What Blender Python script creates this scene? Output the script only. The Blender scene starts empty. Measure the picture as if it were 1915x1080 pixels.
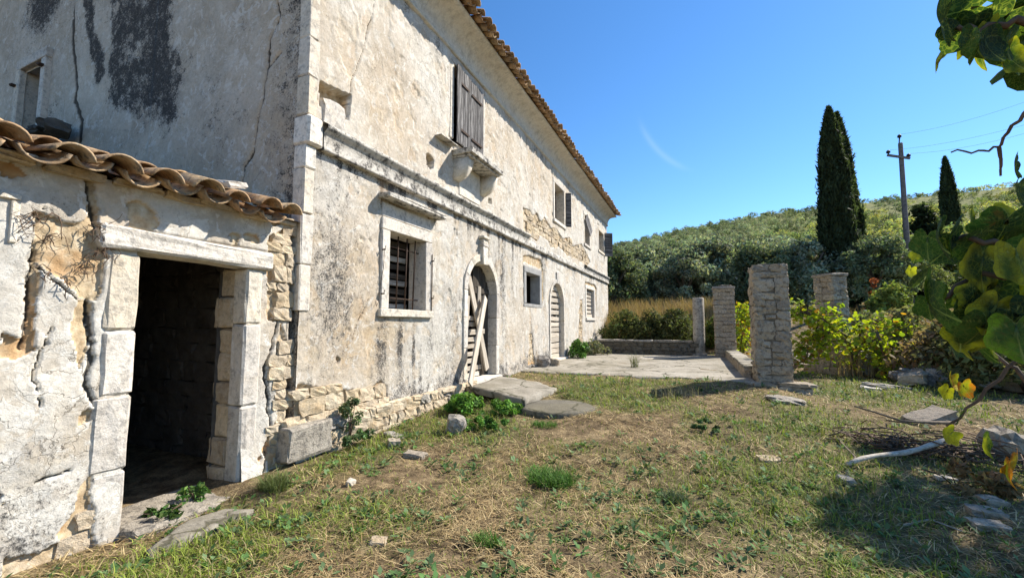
import bpy, bmesh, math, random
import numpy as np
from mathutils import Matrix, Vector, Euler

random.seed(7)
RNG = np.random.default_rng(11)
SC = bpy.context.scene
COL = SC.collection

# ------------------------------------------------------------------ camera, sky, sun, exposure
# world axes: the long facade of the house is the plane x = 0, it runs along +y, +x is the open yard, z is up
CAM = np.array([4.273, 0.0, 1.6])
FPX, PITCH, YAW = 790.0, math.radians(4.75), math.radians(23.3)      # focal length in photo pixels (1915 wide)
cam_d = bpy.data.cameras.new('camera')
cam = bpy.data.objects.new('camera', cam_d)
COL.objects.link(cam)
cam.location = CAM
cam.rotation_euler = (math.pi / 2 + PITCH, 0, YAW)
cam_d.sensor_width = 36.0
cam_d.lens = 36.0 * FPX / 1915.0
cam_d.clip_start, cam_d.clip_end = 0.02, 3000
SC.camera = cam
SUN_EL = math.radians(42.0)
SUN_AZ = math.radians(45.0)                                           # from +y towards +x
sun_dir = Vector((math.sin(SUN_AZ) * math.cos(SUN_EL), math.cos(SUN_AZ) * math.cos(SUN_EL), math.sin(SUN_EL)))
sun_d = bpy.data.lights.new('sun', 'SUN')
sun_d.energy, sun_d.angle, sun_d.color = 5.0, math.radians(0.53), (1.0, 0.94, 0.845)
sun = bpy.data.objects.new('sun', sun_d)
COL.objects.link(sun)
sun.location = (20, 20, 30)
sun.rotation_euler = sun_dir.to_track_quat('Z', 'Y').to_euler()
world = bpy.data.worlds.new('World')
SC.world = world
world.use_nodes = True
wn = world.node_tree
wn.nodes.clear()
w_out = wn.nodes.new('ShaderNodeOutputWorld')
w_bg = wn.nodes.new('ShaderNodeBackground')
w_sky = wn.nodes.new('ShaderNodeTexSky')
w_sky.sky_type = 'NISHITA'
w_sky.sun_disc = False
w_sky.sun_elevation, w_sky.sun_rotation = SUN_EL, SUN_AZ
w_sky.air_density, w_sky.dust_density, w_sky.ozone_density, w_sky.altitude = 1.0, 0.1, 3.5, 900
w_bg.inputs['Strength'].default_value = 0.122
w_hsv = wn.nodes.new('ShaderNodeHueSaturation')
w_hsv.inputs['Saturation'].default_value = 1.2
wn.links.new(w_sky.outputs[0], w_hsv.inputs['Color'])
wn.links.new(w_bg.outputs[0], w_out.inputs[0])
SC.view_settings.view_transform = 'Standard'
SC.view_settings.look = 'None'
SC.view_settings.exposure = 0.90
SC.view_settings.gamma = 1.0
SC.cycles.max_bounces = 7
SC.cycles.diffuse_bounces = 4
SC.cycles.transmission_bounces = 4
SC.cycles.caustics_reflective = False
SC.cycles.caustics_refractive = False

# measuring helpers: a photo pixel read on a known plane gives real-world metres
_fw = np.array([-math.sin(YAW) * math.cos(PITCH), math.cos(YAW) * math.cos(PITCH), math.sin(PITCH)])
_rt = np.array([math.cos(YAW), math.sin(YAW), 0.0])
_up = np.cross(_rt, _fw)
def ray(px, py): return _rt * (px - 957.5) - _up * (py - 540) + _fw * FPX
def fac(px, py, X=0.0):
    d = ray(px, py); p = CAM + d * ((X - CAM[0]) / d[0]); return float(p[1]), float(p[2])
def aty(px, py, Y):
    d = ray(px, py); return CAM + d * (Y / d[1])
def gnd(px, py, z=0.0):
    d = ray(px, py); return CAM + d * ((z - CAM[2]) / d[2])
def atd(px, py, dist):
    d = ray(px, py); return CAM + d * (dist / np.linalg.norm(d))

# wisp of cloud in the sky, by direction
def wmath(op, *a):
    n = wn.nodes.new('ShaderNodeMath'); n.operation = op
    for i, v in enumerate(a):
        if isinstance(v, (int, float)): n.inputs[i].default_value = v
        else: wn.links.new(v, n.inputs[i])
    return n.outputs[0]
w_tc = wn.nodes.new('ShaderNodeTexCoord')
def wdot(v):
    n = wn.nodes.new('ShaderNodeVectorMath'); n.operation = 'DOT_PRODUCT'
    wn.links.new(w_tc.outputs['Generated'], n.inputs[0]); n.inputs[1].default_value = tuple(v); return n.outputs['Value']
_c = ray(1232, 283); _c = _c / np.linalg.norm(_c)
_r2 = np.cross(_c, [0, 0, 1.0]); _r2 /= np.linalg.norm(_r2); _u2 = np.cross(_r2, _c)
wz = wdot(_c); wu = wmath('DIVIDE', wdot(_r2), wz); wv = wmath('DIVIDE', wdot(_u2), wz)
du = wmath('SUBTRACT', wu, 0.145); dv = wmath('SUBTRACT', wv, 0.125)
rr = wmath('SQRT', wmath('ADD', wmath('MULTIPLY', du, du), wmath('MULTIPLY', dv, dv)))
band = wmath('POWER', 2.718, wmath('MULTIPLY', wmath('POWER', wmath('DIVIDE', wmath('SUBTRACT', rr, 0.191), 0.0060), 2.0), -1.0))
leng = wmath('ADD', wmath('MULTIPLY', wu, wu), wmath('MULTIPLY', wv, wv))
end = wmath('POWER', 2.718, wmath('MULTIPLY', wmath('POWER', wmath('DIVIDE', leng, 0.0042), 2.0), -1.0))
wis = wmath('MULTIPLY', wmath('MULTIPLY', wmath('MULTIPLY', band, end), 0.08), wmath('GREATER_THAN', wz, 0.5))
w_mix = wn.nodes.new('ShaderNodeMix'); w_mix.data_type = 'RGBA'
wn.links.new(wis, w_mix.inputs[0]); wn.links.new(w_hsv.outputs[0], w_mix.inputs[6]); w_mix.inputs[7].default_value = (5.5, 6.2, 6.8, 1)
wn.links.new(w_mix.outputs[2], w_bg.inputs['Color'])

# ------------------------------------------------------------------ numpy noise
def _hash(ix, iy, seed):
    h = (ix.astype(np.int64) * 374761393 + iy.astype(np.int64) * 668265263 + seed * 974634777) & 0xffffffff
    h = ((h ^ (h >> 13)) * 1274126177) & 0xffffffff
    h = (h ^ (h >> 16)) & 0xffffffff
    return h / 4294967295.0
def vnoise(x, y, seed=0):
    x = np.asarray(x, float); y = np.asarray(y, float)
    ix = np.floor(x); iy = np.floor(y); fx = x - ix; fy = y - iy
    fx = fx * fx * (3 - 2 * fx); fy = fy * fy * (3 - 2 * fy)
    a = _hash(ix, iy, seed); b = _hash(ix + 1, iy, seed); c = _hash(ix, iy + 1, seed); d = _hash(ix + 1, iy + 1, seed)
    return (a * (1 - fx) + b * fx) * (1 - fy) + (c * (1 - fx) + d * fx) * fy
def fbm(x, y, seed=0, octv=4):
    s = 0; a = .5; t = 0
    for i in range(octv):
        s = s + a * vnoise(x, y, seed + i * 17); t += a; a *= .5
        x = np.asarray(x) * 2.03 + 5.1; y = np.asarray(y) * 2.03 + 1.7
    return s / t
def sm(a, b, x):
    t = np.clip((np.asarray(x, float) - a) / (b - a), 0, 1); return t * t * (3 - 2 * t)
def inpoly(px, py, poly):
    r = np.zeros(px.shape, bool); n = len(poly)
    for i in range(n):
        x1, y1 = poly[i]; x2, y2 = poly[(i + 1) % n]
        if y1 == y2: continue
        r ^= ((y1 > py) != (y2 > py)) & (px < (x2 - x1) * (py - y1) / (y2 - y1) + x1)
    return r
def dline(px, py, pts):
    d = np.full(px.shape, 9.0)
    for (x1, y1), (x2, y2) in zip(pts[:-1], pts[1:]):
        vx, vy = x2 - x1, y2 - y1; t = np.clip(((px - x1) * vx + (py - y1) * vy) / (vx * vx + vy * vy + 1e-9), 0, 1)
        d = np.minimum(d, np.hypot(px - x1 - t * vx, py - y1 - t * vy))
    return d
def blob(px, py, cx, cy, rx, ry): return np.clip(1.3 - np.hypot((px - cx) / rx, (py - cy) / ry), 0, 1)

# ------------------------------------------------------------------ object helpers
WM = {}
def _link(o, parent, M=None):
    COL.objects.link(o)
    M = M or Matrix.Identity(4)
    WM[o.name] = M
    if parent is not None:
        o.parent = parent
        o.matrix_local = WM[parent.name].inverted() @ M
    else:
        o.matrix_world = M
    return o
def tag(o, label, cat, group=None):
    o['label'] = label; o['category'] = cat; o['kind'] = 'thing'
    if group: o['group'] = group
    return o
def thing(name, loc, label, cat, group=None):
    o = bpy.data.objects.new(name, None); o.empty_display_size = .2
    _link(o, None, Matrix.Translation(Vector([float(v) for v in loc])))
    return tag(o, label, cat, group)
def mesh_np(name, V, F, mat, col=None, smooth=False, attrs=None):
    V = np.asarray(V, np.float32); me = bpy.data.meshes.new(name)
    if not isinstance(F, list): F = [F]
    F = [np.asarray(f, np.int32) for f in F if len(f)]
    tot = sum(f.size for f in F); npoly = sum(len(f) for f in F)
    me.vertices.add(len(V)); me.vertices.foreach_set('co', V.ravel())
    me.loops.add(tot); me.loops.foreach_set('vertex_index', np.concatenate([f.ravel() for f in F]))
    me.polygons.add(npoly)
    st = []; s = 0
    for f in F:
        st.append(np.arange(len(f), dtype=np.int32) * f.shape[1] + s); s += f.size
    me.polygons.foreach_set('loop_start', np.concatenate(st))
    if smooth: me.polygons.foreach_set('use_smooth', np.ones(npoly, bool))
    me.update(calc_edges=True)
    if col is not None:
        a = me.color_attributes.new('col', 'FLOAT_COLOR', 'POINT')
        c = np.asarray(col, np.float32)
        if c.shape[1] == 3: c = np.concatenate([c, np.ones((len(c), 1), np.float32)], 1)
        a.data.foreach_set('color', c.ravel())
    if mat: me.materials.append(mat)
    return me
def part(name, me, parent, M=None, offset=None):
    """mesh in world coordinates (M None) or local mesh placed by world matrix M"""
    o = bpy.data.objects.new(name, me)
    if M is None and parent is not None:
        M = Matrix.Translation(WM[parent.name].translation)
        me.transform(M.inverted())
    elif M is None and offset is not None:
        M = Matrix.Translation(Vector([float(v) for v in offset])); me.transform(M.inverted())
    return _link(o, parent, M)
def inst(name, me, parent, loc, scale=(1, 1, 1), rot=(0, 0, 0)):
    M = Matrix.LocRotScale(Vector([float(v) for v in loc]), Euler(rot), Vector([float(v) for v in scale]))
    return _link(bpy.data.objects.new(name, me), parent, M)
BOXF = np.array([[0, 1, 3, 2], [4, 6, 7, 5], [0, 4, 5, 1], [2, 3, 7, 6], [0, 2, 6, 4], [1, 5, 7, 3]])
def bbox_mesh(name, dx, dy, dz, mat, bev=.012, jit=.004, cuts=0, smooth=False):
    """bevelled, slightly uneven block centred on the origin"""
    bm = bmesh.new(); bmesh.ops.create_cube(bm, size=1)
    for v in bm.verts: v.co = Vector((v.co.x * dx, v.co.y * dy, v.co.z * dz))
    if cuts: bmesh.ops.subdivide_edges(bm, edges=bm.edges[:], cuts=cuts, use_grid_fill=True)
    if bev > 0:
        b = min(bev, .3 * min(dx, dy, dz))
        es = [e for e in bm.edges if len(e.link_faces) == 2 and e.calc_face_angle(0) > .5]
        bmesh.ops.bevel(bm, geom=es, offset=b, segments=1, affect='EDGES')
    for v in bm.verts: v.co += Vector([random.uniform(-jit, jit) for _ in range(3)])
    me = bpy.data.meshes.new(name); bm.to_mesh(me); bm.free()
    if mat: me.materials.append(mat)
    return me
def block(name, parent, x0, x1, y0, y1, z0, z1, mat, bev=.012, jit=.004, cuts=0, rot=(0, 0, 0)):
    me = bbox_mesh(name, x1 - x0, y1 - y0, z1 - z0, mat, bev, jit, cuts)
    M = Matrix.LocRotScale(Vector(((x0 + x1) / 2, (y0 + y1) / 2, (z0 + z1) / 2)), Euler(rot), None)
    return part(name, me, parent, M)
def plank(name, parent, p0, p1, w, t, mat, nrm=(1, 0, 0), bev=.004, jit=.003, cuts=0):
    """board from p0 to p1, width w, thickness t along nrm; local x runs along the board"""
    p0, p1, n = Vector(p0), Vector(p1), Vector(nrm)
    d = p1 - p0; L = d.length; ex = d.normalized(); ey = n.cross(ex).normalized(); ez = ex.cross(ey)
    M = Matrix((ex, ey, ez)).transposed().to_4x4(); M.translation = (p0 + p1) / 2
    me = bbox_mesh(name, L, w, t, mat, bev, jit, cuts)
    return part(name, me, parent, M)
def prism_x(name, parent, poly, x0, x1, mat, jit=0.0):
    """polygon in (y, z) pulled along x"""
    n = len(poly); V = [(x0, p[0], p[1]) for p in poly] + [(x1, p[0], p[1]) for p in poly]
    V = [(a + random.uniform(-jit, jit), b + random.uniform(-jit, jit), c + random.uniform(-jit, jit)) for a, b, c in V]
    me = bpy.data.meshes.new(name)
    me.from_pydata(V, [], [list(range(n)), list(range(2 * n - 1, n - 1, -1))] + [[i, i + n, (i + 1) % n + n, (i + 1) % n] for i in range(n)])
    bm = bmesh.new(); bm.from_mesh(me); bmesh.ops.recalc_face_normals(bm, faces=bm.faces)
    bmesh.ops.bevel(bm, geom=[e for e in bm.edges if e.calc_face_angle(0) > .5], offset=.007, segments=1, affect='EDGES')
    bm.to_mesh(me); bm.free()
    me.materials.append(mat)
    return part(name, me, parent)
def sweep(name, prof, ys, mat, axis='y'):
    """profile of (x, z) swept along y over the stations ys"""
    n = len(prof); V = []
    for k, y in enumerate(ys):
        for (x, z) in prof:
            V.append((x + .008 * (vnoise(y * 3, x * 9, 3) - .5), y, z + .02 * (vnoise(y * .7, 2.0, 9) - .5)))
    F = [[a * n + i, (a + 1) * n + i, (a + 1) * n + i + 1, a * n + i + 1] for a in range(len(ys) - 1) for i in range(n - 1)]
    return mesh_np(name, V, np.array(F), mat, smooth=False)
def tube(pts, radii, seg=7, closed=True):
    pts = [Vector([float(c) for c in p]) for p in pts]; V = []; F = []
    for i, p in enumerate(pts):
        d = (pts[min(i + 1, len(pts) - 1)] - pts[max(i - 1, 0)]).normalized()
        a = d.cross(Vector((.31, .17, .93)) if abs(d.z) < .9 else Vector((1, 0, 0))).normalized(); b = d.cross(a)
        for k in range(seg):
            th = 2 * math.pi * k / seg; V.append(p + (a * math.cos(th) + b * math.sin(th)) * radii[i])
    for i in range(len(pts) - 1):
        for k in range(seg): F.append([i * seg + k, i * seg + (k + 1) % seg, (i + 1) * seg + (k + 1) % seg, (i + 1) * seg + k])
    n0 = len(V); V.append(pts[0]); V.append(pts[-1]); T = []
    for k in range(seg):
        T.append([n0, (k + 1) % seg, k]); m = (len(pts) - 1) * seg; T.append([n0 + 1, m + k, m + (k + 1) % seg])
    return np.array([tuple(v) for v in V]), [np.array(F), np.array(T)]

# ------------------------------------------------------------------ materials
class NT:
    def __init__(s, name):
        s.m = bpy.data.materials.new(name); s.m.use_nodes = True; s.t = s.m.node_tree; s.b = s.t.nodes['Principled BSDF']
        s.b.inputs['Specular IOR Level'].default_value = .25
        s.pos = s.t.nodes.new('ShaderNodeNewGeometry').outputs['Position']
        s.tc = s.t.nodes.new('ShaderNodeTexCoord')
    def put(s, sock, v):
        if hasattr(v, 'is_output'): s.t.links.new(v, sock)
        elif isinstance(v, tuple) and len(v) == 3 and len(sock.default_value) == 4: sock.default_value = (*v, 1)
        else: sock.default_value = v
    def noise(s, scale, detail=4, rough=.55, vec=None, dist=0.0):
        n = s.t.nodes.new('ShaderNodeTexNoise'); s.put(n.inputs['Vector'], vec or s.pos)
        n.inputs['Scale'].default_value = scale; n.inputs['Detail'].default_value = detail
        n.inputs['Roughness'].default_value = rough; n.inputs['Distortion'].default_value = dist
        return n.outputs[0]
    def voro(s, scale, vec=None, feature='F1', rand=1.0):
        n = s.t.nodes.new('ShaderNodeTexVoronoi'); n.feature = feature; s.put(n.inputs['Vector'], vec or s.pos); n.inputs['Scale'].default_value = scale
        n.inputs['Randomness'].default_value = rand
        return n.outputs[0]
    def scl(s, v, vec=None):
        n = s.t.nodes.new('ShaderNodeMapping'); s.put(n.inputs['Vector'], vec or s.pos); n.inputs['Scale'].default_value = v; return n.outputs[0]
    def ramp(s, f, *st):
        n = s.t.nodes.new('ShaderNodeValToRGB'); s.put(n.inputs[0], f); e = n.color_ramp.elements
        while len(e) < len(st): e.new(.5)
        for el, (p, c) in zip(e, st): el.position = p; el.color = (*c, 1) if isinstance(c, tuple) else (c, c, c, 1)
        return n.outputs[0]
    def mix(s, f, a, b, mode='MIX'):
        n = s.t.nodes.new('ShaderNodeMix'); n.data_type = 'RGBA'; n.blend_type = mode
        s.put(n.inputs[0], f); s.put(n.inputs[6], a); s.put(n.inputs[7], b); return n.outputs[2]
    def math(s, op, a, b=0.0, c=0.0, clamp=False):
        n = s.t.nodes.new('ShaderNodeMath'); n.operation = op; n.use_clamp = clamp
        for i, v in enumerate((a, b, c)): s.put(n.inputs[i], v)
        return n.outputs[0]
    def attr(s, name):
        n = s.t.nodes.new('ShaderNodeAttribute'); n.attribute_name = name; return n.outputs
    def sep(s, c):
        n = s.t.nodes.new('ShaderNodeSeparateColor'); s.put(n.inputs[0], c); return n.outputs
    def rand(s): return s.t.nodes.new('ShaderNodeObjectInfo').outputs['Random']
    def bump(s, h, strength=.5, dist=.02, prev=None):
        n = s.t.nodes.new('ShaderNodeBump'); s.put(n.inputs['Height'], h); n.inputs['Strength'].default_value = strength; n.inputs['Distance'].default_value = dist
        if prev: s.t.links.new(prev, n.inputs['Normal'])
        return n.outputs[0]
    def fin(s, color, rough=.9, nrm=None, spec=None):
        s.put(s.b.inputs['Base Color'], color); s.put(s.b.inputs['Roughness'], rough)
        if nrm: s.t.links.new(nrm, s.b.inputs['Normal'])
        if spec is not None: s.b.inputs['Specular IOR Level'].default_value = spec
        return s.m

def mat_plaster():
    n = NT('weathered_plaster')
    at = n.attr('col'); ch = n.sep(at[0]); peel, mould_shade, ochre, crack_shade = ch[0], ch[1], ch[2], at['Alpha']
    big = n.noise(1.0, 7, .62, dist=.4); mid = n.noise(4.5, 7, .68, dist=.5); fine = n.noise(30, 8, .72); vf = n.noise(95, 4, .7)
    base = n.ramp(big, (.30, (.39, .355, .30)), (.44, (.55, .51, .44)), (.56, (.645, .605, .53)), (.70, (.52, .45, .35)))
    base = n.mix(n.ramp(mid, (.50, 0.0), (.62, .6)), base, (.68, .65, .59))
    base = n.mix(n.ramp(n.noise(2.1, 9, .72, dist=.8), (.52, 0.0), (.64, .42)), base, (.42, .395, .36))
    base = n.mix(n.math('MULTIPLY', ochre, n.ramp(mid, (.3, .4), (.62, 1.0))), base, (.47, .34, .20))
    base = n.mix(.25, base, n.ramp(n.noise(15, 9, .75), (.33, .66), (.5, 1.05), (.68, 1.22)), 'MULTIPLY')
    base = n.mix(.24, base, n.ramp(fine, (.3, .5), (.7, 1.25)), 'MULTIPLY')
    coat = n.ramp(n.noise(2.6, 11, .70, dist=1.0), (.475, 0.0), (.49, 1.0))
    base = n.mix(n.math('MULTIPLY', n.math('SUBTRACT', 1.0, coat), n.ramp(n.noise(.9, 3), (.40, .05), (.62, .62))), base, n.ramp(n.noise(20, 6, .7), (.35, (.36, .295, .215)), (.65, (.50, .425, .325))))
    base = n.mix(n.math('MULTIPLY', n.ramp(n.noise(6, 11, .74, dist=.9), (.56, 0.0), (.575, 1.0)), .6), base, (.70, .67, .605))
    craz = n.t.nodes.new('ShaderNodeTexVoronoi'); craz.feature = 'DISTANCE_TO_EDGE'; craz.inputs['Scale'].default_value = 3.6
    wv = n.t.nodes.new('ShaderNodeVectorMath'); wv.operation = 'ADD'; n.put(wv.inputs[0], n.pos); wn_ = n.t.nodes.new('ShaderNodeTexNoise'); wn_.inputs['Scale'].default_value = 5.0; wn_.inputs['Detail'].default_value = 6; n.put(wn_.inputs['Vector'], n.pos)
    ws = n.t.nodes.new('ShaderNodeVectorMath'); ws.operation = 'SCALE'; ws.inputs['Scale'].default_value = .35; n.t.links.new(wn_.outputs['Color'], ws.inputs[0]); n.t.links.new(ws.outputs[0], wv.inputs[1]); n.t.links.new(wv.outputs[0], craz.inputs['Vector'])
    cz = n.math('MULTIPLY', n.ramp(craz.outputs[0], (.004, 1.0), (.014, 0.0)), n.ramp(n.noise(.7, 3), (.48, 0.0), (.6, .75)))
    base = n.mix(cz, base, (.16, .135, .10))
    # grey weathering, then black lichen specks, denser where the mould and shade mask is strong
    base = n.mix(n.math('MULTIPLY', mould_shade, n.ramp(n.noise(7, 8, .75), (.40, .05), (.62, .70))), base, (.25, .235, .215))
    sp = n.math('ADD', n.math('MULTIPLY', n.noise(42, 8, .8), .55), n.math('MULTIPLY', n.noise(8, 8, .78), .45))
    thr = n.math('SUBTRACT', sp, n.math('SUBTRACT', .655, n.math('MULTIPLY', mould_shade, .26)))
    st = n.math('MULTIPLY', thr, 12.0, clamp=True)
    base = n.mix(n.math('MULTIPLY', st, .94), base, n.ramp(fine, (.35, (.022, .021, .021)), (.7, (.08, .075, .07))))
    ex = n.ramp(n.noise(11, 6, .6), (.3, (.30, .21, .12)), (.5, (.50, .39, .25)), (.7, (.62, .53, .39)))
    ex = n.mix(n.ramp(n.noise(3.1, 4), (.5, 0.0), (.62, .65)), ex, (.46, .26, .11))
    base = n.mix(n.ramp(peel, (.3, 0.0), (.7, 1.0)), base, ex)
    base = n.mix(n.ramp(crack_shade, (.35, 0.0), (.8, .9)), base, (.045, .038, .03))
    # flaking limewash relief
    fl = n.ramp(n.noise(7, 9, .66, dist=1.4), (.485, 0.0), (.50, 1.0))
    fl2 = n.ramp(n.noise(19, 8, .66, dist=1.0), (.47, 0.0), (.50, 1.0))
    h = n.math('ADD', n.math('MULTIPLY', fine, .8), n.math('ADD', n.math('MULTIPLY', fl, .45), n.math('ADD', n.math('MULTIPLY', vf, .4), n.math('SUBTRACT', n.math('ADD', n.math('MULTIPLY', fl2, .3), n.math('MULTIPLY', coat, .7)), cz))))
    return n.fin(base, .95, n.bump(h, .42, .018), .1)
def mat_stone(name, stops, moss=.3, scale=7, bump=.6, tint=True, mouldc=(.10, .095, .085), mt=.5):
    n = NT(name); r = n.rand()
    c = n.ramp(n.noise(scale, 6, .65), *stops)
    if tint: c = n.mix(.8, c, n.ramp(r, (0, (.70, .66, .62)), (.35, (1.05, 1.0, .93)), (.6, (.92, .82, .66)), (1, (1.18, 1.15, 1.08))), 'MULTIPLY')
    c = n.mix(n.math('MULTIPLY', n.ramp(n.noise(scale * 2.2, 8, .75), (mt, 0.0), (mt + .12, 1.0)), moss), c, mouldc)
    c = n.mix(.4, c, n.ramp(n.noise(scale * 7, 6, .7), (.3, .6), (.7, 1.25)), 'MULTIPLY')
    h = n.math('ADD', n.noise(scale * 3, 8, .68), n.math('MULTIPLY', n.noise(scale * 12, 4, .7), .3))
    return n.fin(c, .92, n.bump(h, bump, .03), .15)
def mat_wood(name, a, b, c, dark=.4):
    n = NT(name); v = n.scl((1.2, 22, 22), n.tc.outputs['Object']); r = n.rand()
    off = n.t.nodes.new('ShaderNodeVectorMath'); n.put(off.inputs[0], v)
    cmb = n.t.nodes.new('ShaderNodeCombineXYZ'); n.put(cmb.inputs[0], n.math('MULTIPLY', r, 37.0)); n.put(cmb.inputs[1], n.math('MULTIPLY', r, 91.0))
    n.put(off.inputs[1], cmb.outputs[0]); v = off.outputs[0]
    g = n.noise(1.0, 7, .65, v, .6)
    col = n.ramp(g, (.3, a), (.5, b), (.68, c))
    col = n.mix(dark, col, n.ramp(n.noise(3.0, 6, .7, v), (.38, .12), (.55, 1.0)), 'MULTIPLY')
    col = n.mix(.7, col, n.ramp(r, (0, .65), (1, 1.2)), 'MULTIPLY')
    return n.fin(col, .85, n.bump(g, .6, .012), .2)
def mat_tile():
    n = NT('old_clay_tile'); r = n.rand()
    c = n.ramp(n.noise(7, 6, .65), (.3, (.25, .165, .095)), (.5, (.40, .28, .165)), (.66, (.48, .37, .24)), (.8, (.46, .40, .31)))
    c = n.mix(.85, c, n.ramp(r, (0, (.55, .52, .50)), (.3, (1.0, .80, .66)), (.5, (.85, .86, .86)), (.75, (1.25, 1.08, .85)), (1, (1.25, 1.25, 1.22))), 'MULTIPLY')
    c = n.mix(n.ramp(n.noise(16, 8, .75), (.49, 0.0), (.62, .9)), c, (.085, .075, .06))
    c = n.mix(n.ramp(n.noise(9, 6, .7, n.scl((1, 1, 1.3))), (.58, 0.0), (.7, .7)), c, (.42, .40, .34))
    return n.fin(c, .9, n.bump(n.noise(40, 8, .7), .5, .012), .2)
def mat_foliage(name, trans=.35, rough=.6, spec=.25):
    n = NT(name); c = n.attr('col')[0]
    n.fin(c, rough, None, spec)
    tr = n.t.nodes.new('ShaderNodeBsdfTranslucent'); n.put(tr.inputs[0], n.mix(1.0, c, (1.25, 1.35, .7), 'MULTIPLY'))
    mx = n.t.nodes.new('ShaderNodeMixShader'); mx.inputs[0].default_value = trans
    n.t.links.new(n.b.outputs[0], mx.inputs[1]); n.t.links.new(tr.outputs[0], mx.inputs[2])
    n.t.links.new(mx.outputs[0], n.t.nodes['Material Output'].inputs[0])
    return n.m
def mat_vineleaf():
    n = NT('vine_leaf'); at = n.attr('col'); c = at[0]
    c = n.mix(.85, c, n.ramp(n.noise(45, 7, .7), (.33, .5), (.66, 1.35)), 'MULTIPLY')
    net = n.ramp(n.voro(150, None, 'DISTANCE_TO_EDGE'), (.0, 1.0), (.09, 0.0))
    c = n.mix(n.math('MULTIPLY', net, .35), c, (.30, .33, .10))
    c = n.mix(n.math('MULTIPLY', at['Alpha'], .75), c, (.36, .38, .14))
    c = n.mix(n.ramp(n.noise(38, 8, .78), (.60, 0.0), (.66, .85)), c, (.13, .075, .03))
    n.fin(c, .68, n.bump(n.math('ADD', n.math('MULTIPLY', net, -.5), n.math('ADD', n.noise(60, 4), at['Alpha'])), .7, .004), .08)
    tr = n.t.nodes.new('ShaderNodeBsdfTranslucent'); n.put(tr.inputs[0], n.mix(1.0, c, (1.7, 1.9, .45), 'MULTIPLY'))
    mx = n.t.nodes.new('ShaderNodeMixShader'); mx.inputs[0].default_value = .36
    n.t.links.new(n.b.outputs[0], mx.inputs[1]); n.t.links.new(tr.outputs[0], mx.inputs[2])
    n.t.links.new(mx.outputs[0], n.t.nodes['Material Output'].inputs[0])
    return n.m
def mat_ground():
    n = NT('dry_grass_soil'); g = n.sep(n.attr('col')[0])
    c = n.ramp(n.noise(4.5, 9, .74), (.34, (.065, .045, .028)), (.48, (.19, .135, .078)), (.62, (.37, .275, .155)))
    c = n.mix(.8, c, n.ramp(n.noise(60, 7, .75), (.34, .3), (.66, 1.4)), 'MULTIPLY')
    c = n.mix(n.math('MULTIPLY', g[0], n.ramp(n.noise(20, 6, .7), (.4, .25), (.6, .95))), c, n.ramp(n.noise(40, 5), (.3, (.045, .07, .022)), (.7, (.12, .15, .05))))
    c = n.mix(g[1], c, n.ramp(n.noise(.5, 6, .6), (.35, (.09, .10, .035)), (.6, (.25, .24, .095))))
    h = n.math('ADD', n.noise(14, 8, .7), n.math('MULTIPLY', n.noise(60, 6, .75), .5))
    return n.fin(c, .97, n.bump(h, .8, .05), .05)
def mat_concrete(name, a, b, c):
    n = NT(name)
    k = n.ramp(n.noise(1.4, 8, .68), (.32, a), (.5, b), (.7, c))
    k = n.mix(.55, k, n.ramp(n.noise(22, 8, .75), (.33, .5), (.62, 1.2)), 'MULTIPLY')
    k = n.mix(n.ramp(n.noise(4.5, 8, .75), (.55, 0.0), (.66, .7)), k, (.10, .09, .07))
    k = n.mix(n.ramp(n.noise(.8, 8, .7, dist=.8), (.48, 0.0), (.60, .55)), k, (.17, .15, .10))
    ck = n.t.nodes.new('ShaderNodeTexVoronoi'); ck.feature = 'DISTANCE_TO_EDGE'; ck.inputs['Scale'].default_value = .75; ds = n.t.nodes.new('ShaderNodeVectorMath'); ds.operation = 'MULTIPLY_ADD'
    nz = n.t.nodes.new('ShaderNodeTexNoise'); nz.inputs['Scale'].default_value = 2.2; nz.inputs['Detail'].default_value = 7; n.put(nz.inputs['Vector'], n.pos); n.t.links.new(nz.outputs['Color'], ds.inputs[0]); ds.inputs[1].default_value = (.7, .7, .7); n.put(ds.inputs[2], n.pos); n.t.links.new(ds.outputs[0], ck.inputs['Vector'])
    k = n.mix(n.ramp(ck.outputs[0], (.008, .85), (.022, 0.0)), k, (.07, .065, .04))
    return n.fin(k, .93, n.bump(n.noise(30, 8, .72), .6, .02), .1)
def mat_plain(name, col, rough=.8, sc=20, metal=0.0):
    n = NT(name); d = tuple(v * .45 for v in col)
    c = n.ramp(n.noise(sc, 7, .7), (.35, d), (.65, col)); n.b.inputs['Metallic'].default_value = metal
    return n.fin(c, rough, n.bump(n.noise(sc * 2.5, 6, .7), .4, .01))

M_PL = mat_plaster()
M_LIME = mat_stone('pale_limestone', [(.3, (.52, .48, .42)), (.5, (.68, .65, .60)), (.7, (.62, .56, .47))], .55, 5, .45, True, (.16, .15, .14))
M_LEDGE = mat_stone('mouldy_render_ledge', [(.3, (.36, .335, .30)), (.5, (.58, .54, .47)), (.7, (.48, .43, .36))], .95, 3.4, .6, False, (.075, .07, .065), .475)
M_RUB = mat_stone('rubble_stone', [(.3, (.42, .33, .23)), (.5, (.60, .52, .40)), (.72, (.50, .38, .24))], .35, 6, .8)
M_GREY = mat_stone('lichen_grey_stone', [(.3, (.22, .205, .185)), (.5, (.38, .355, .32)), (.72, (.46, .43, .39))], .75, 6, .9, True, (.07, .065, .06))
M_PIL = mat_stone('pillar_stone', [(.3, (.27, .235, .19)), (.5, (.44, .39, .32)), (.72, (.38, .315, .235))], .7, 7, .9, True, (.12, .11, .095))
M_MORT = mat_stone('old_mortar', [(.3, (.13, .105, .075)), (.5, (.225, .185, .135)), (.72, (.30, .25, .185))], .5, 8, 1.0, False)
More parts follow.
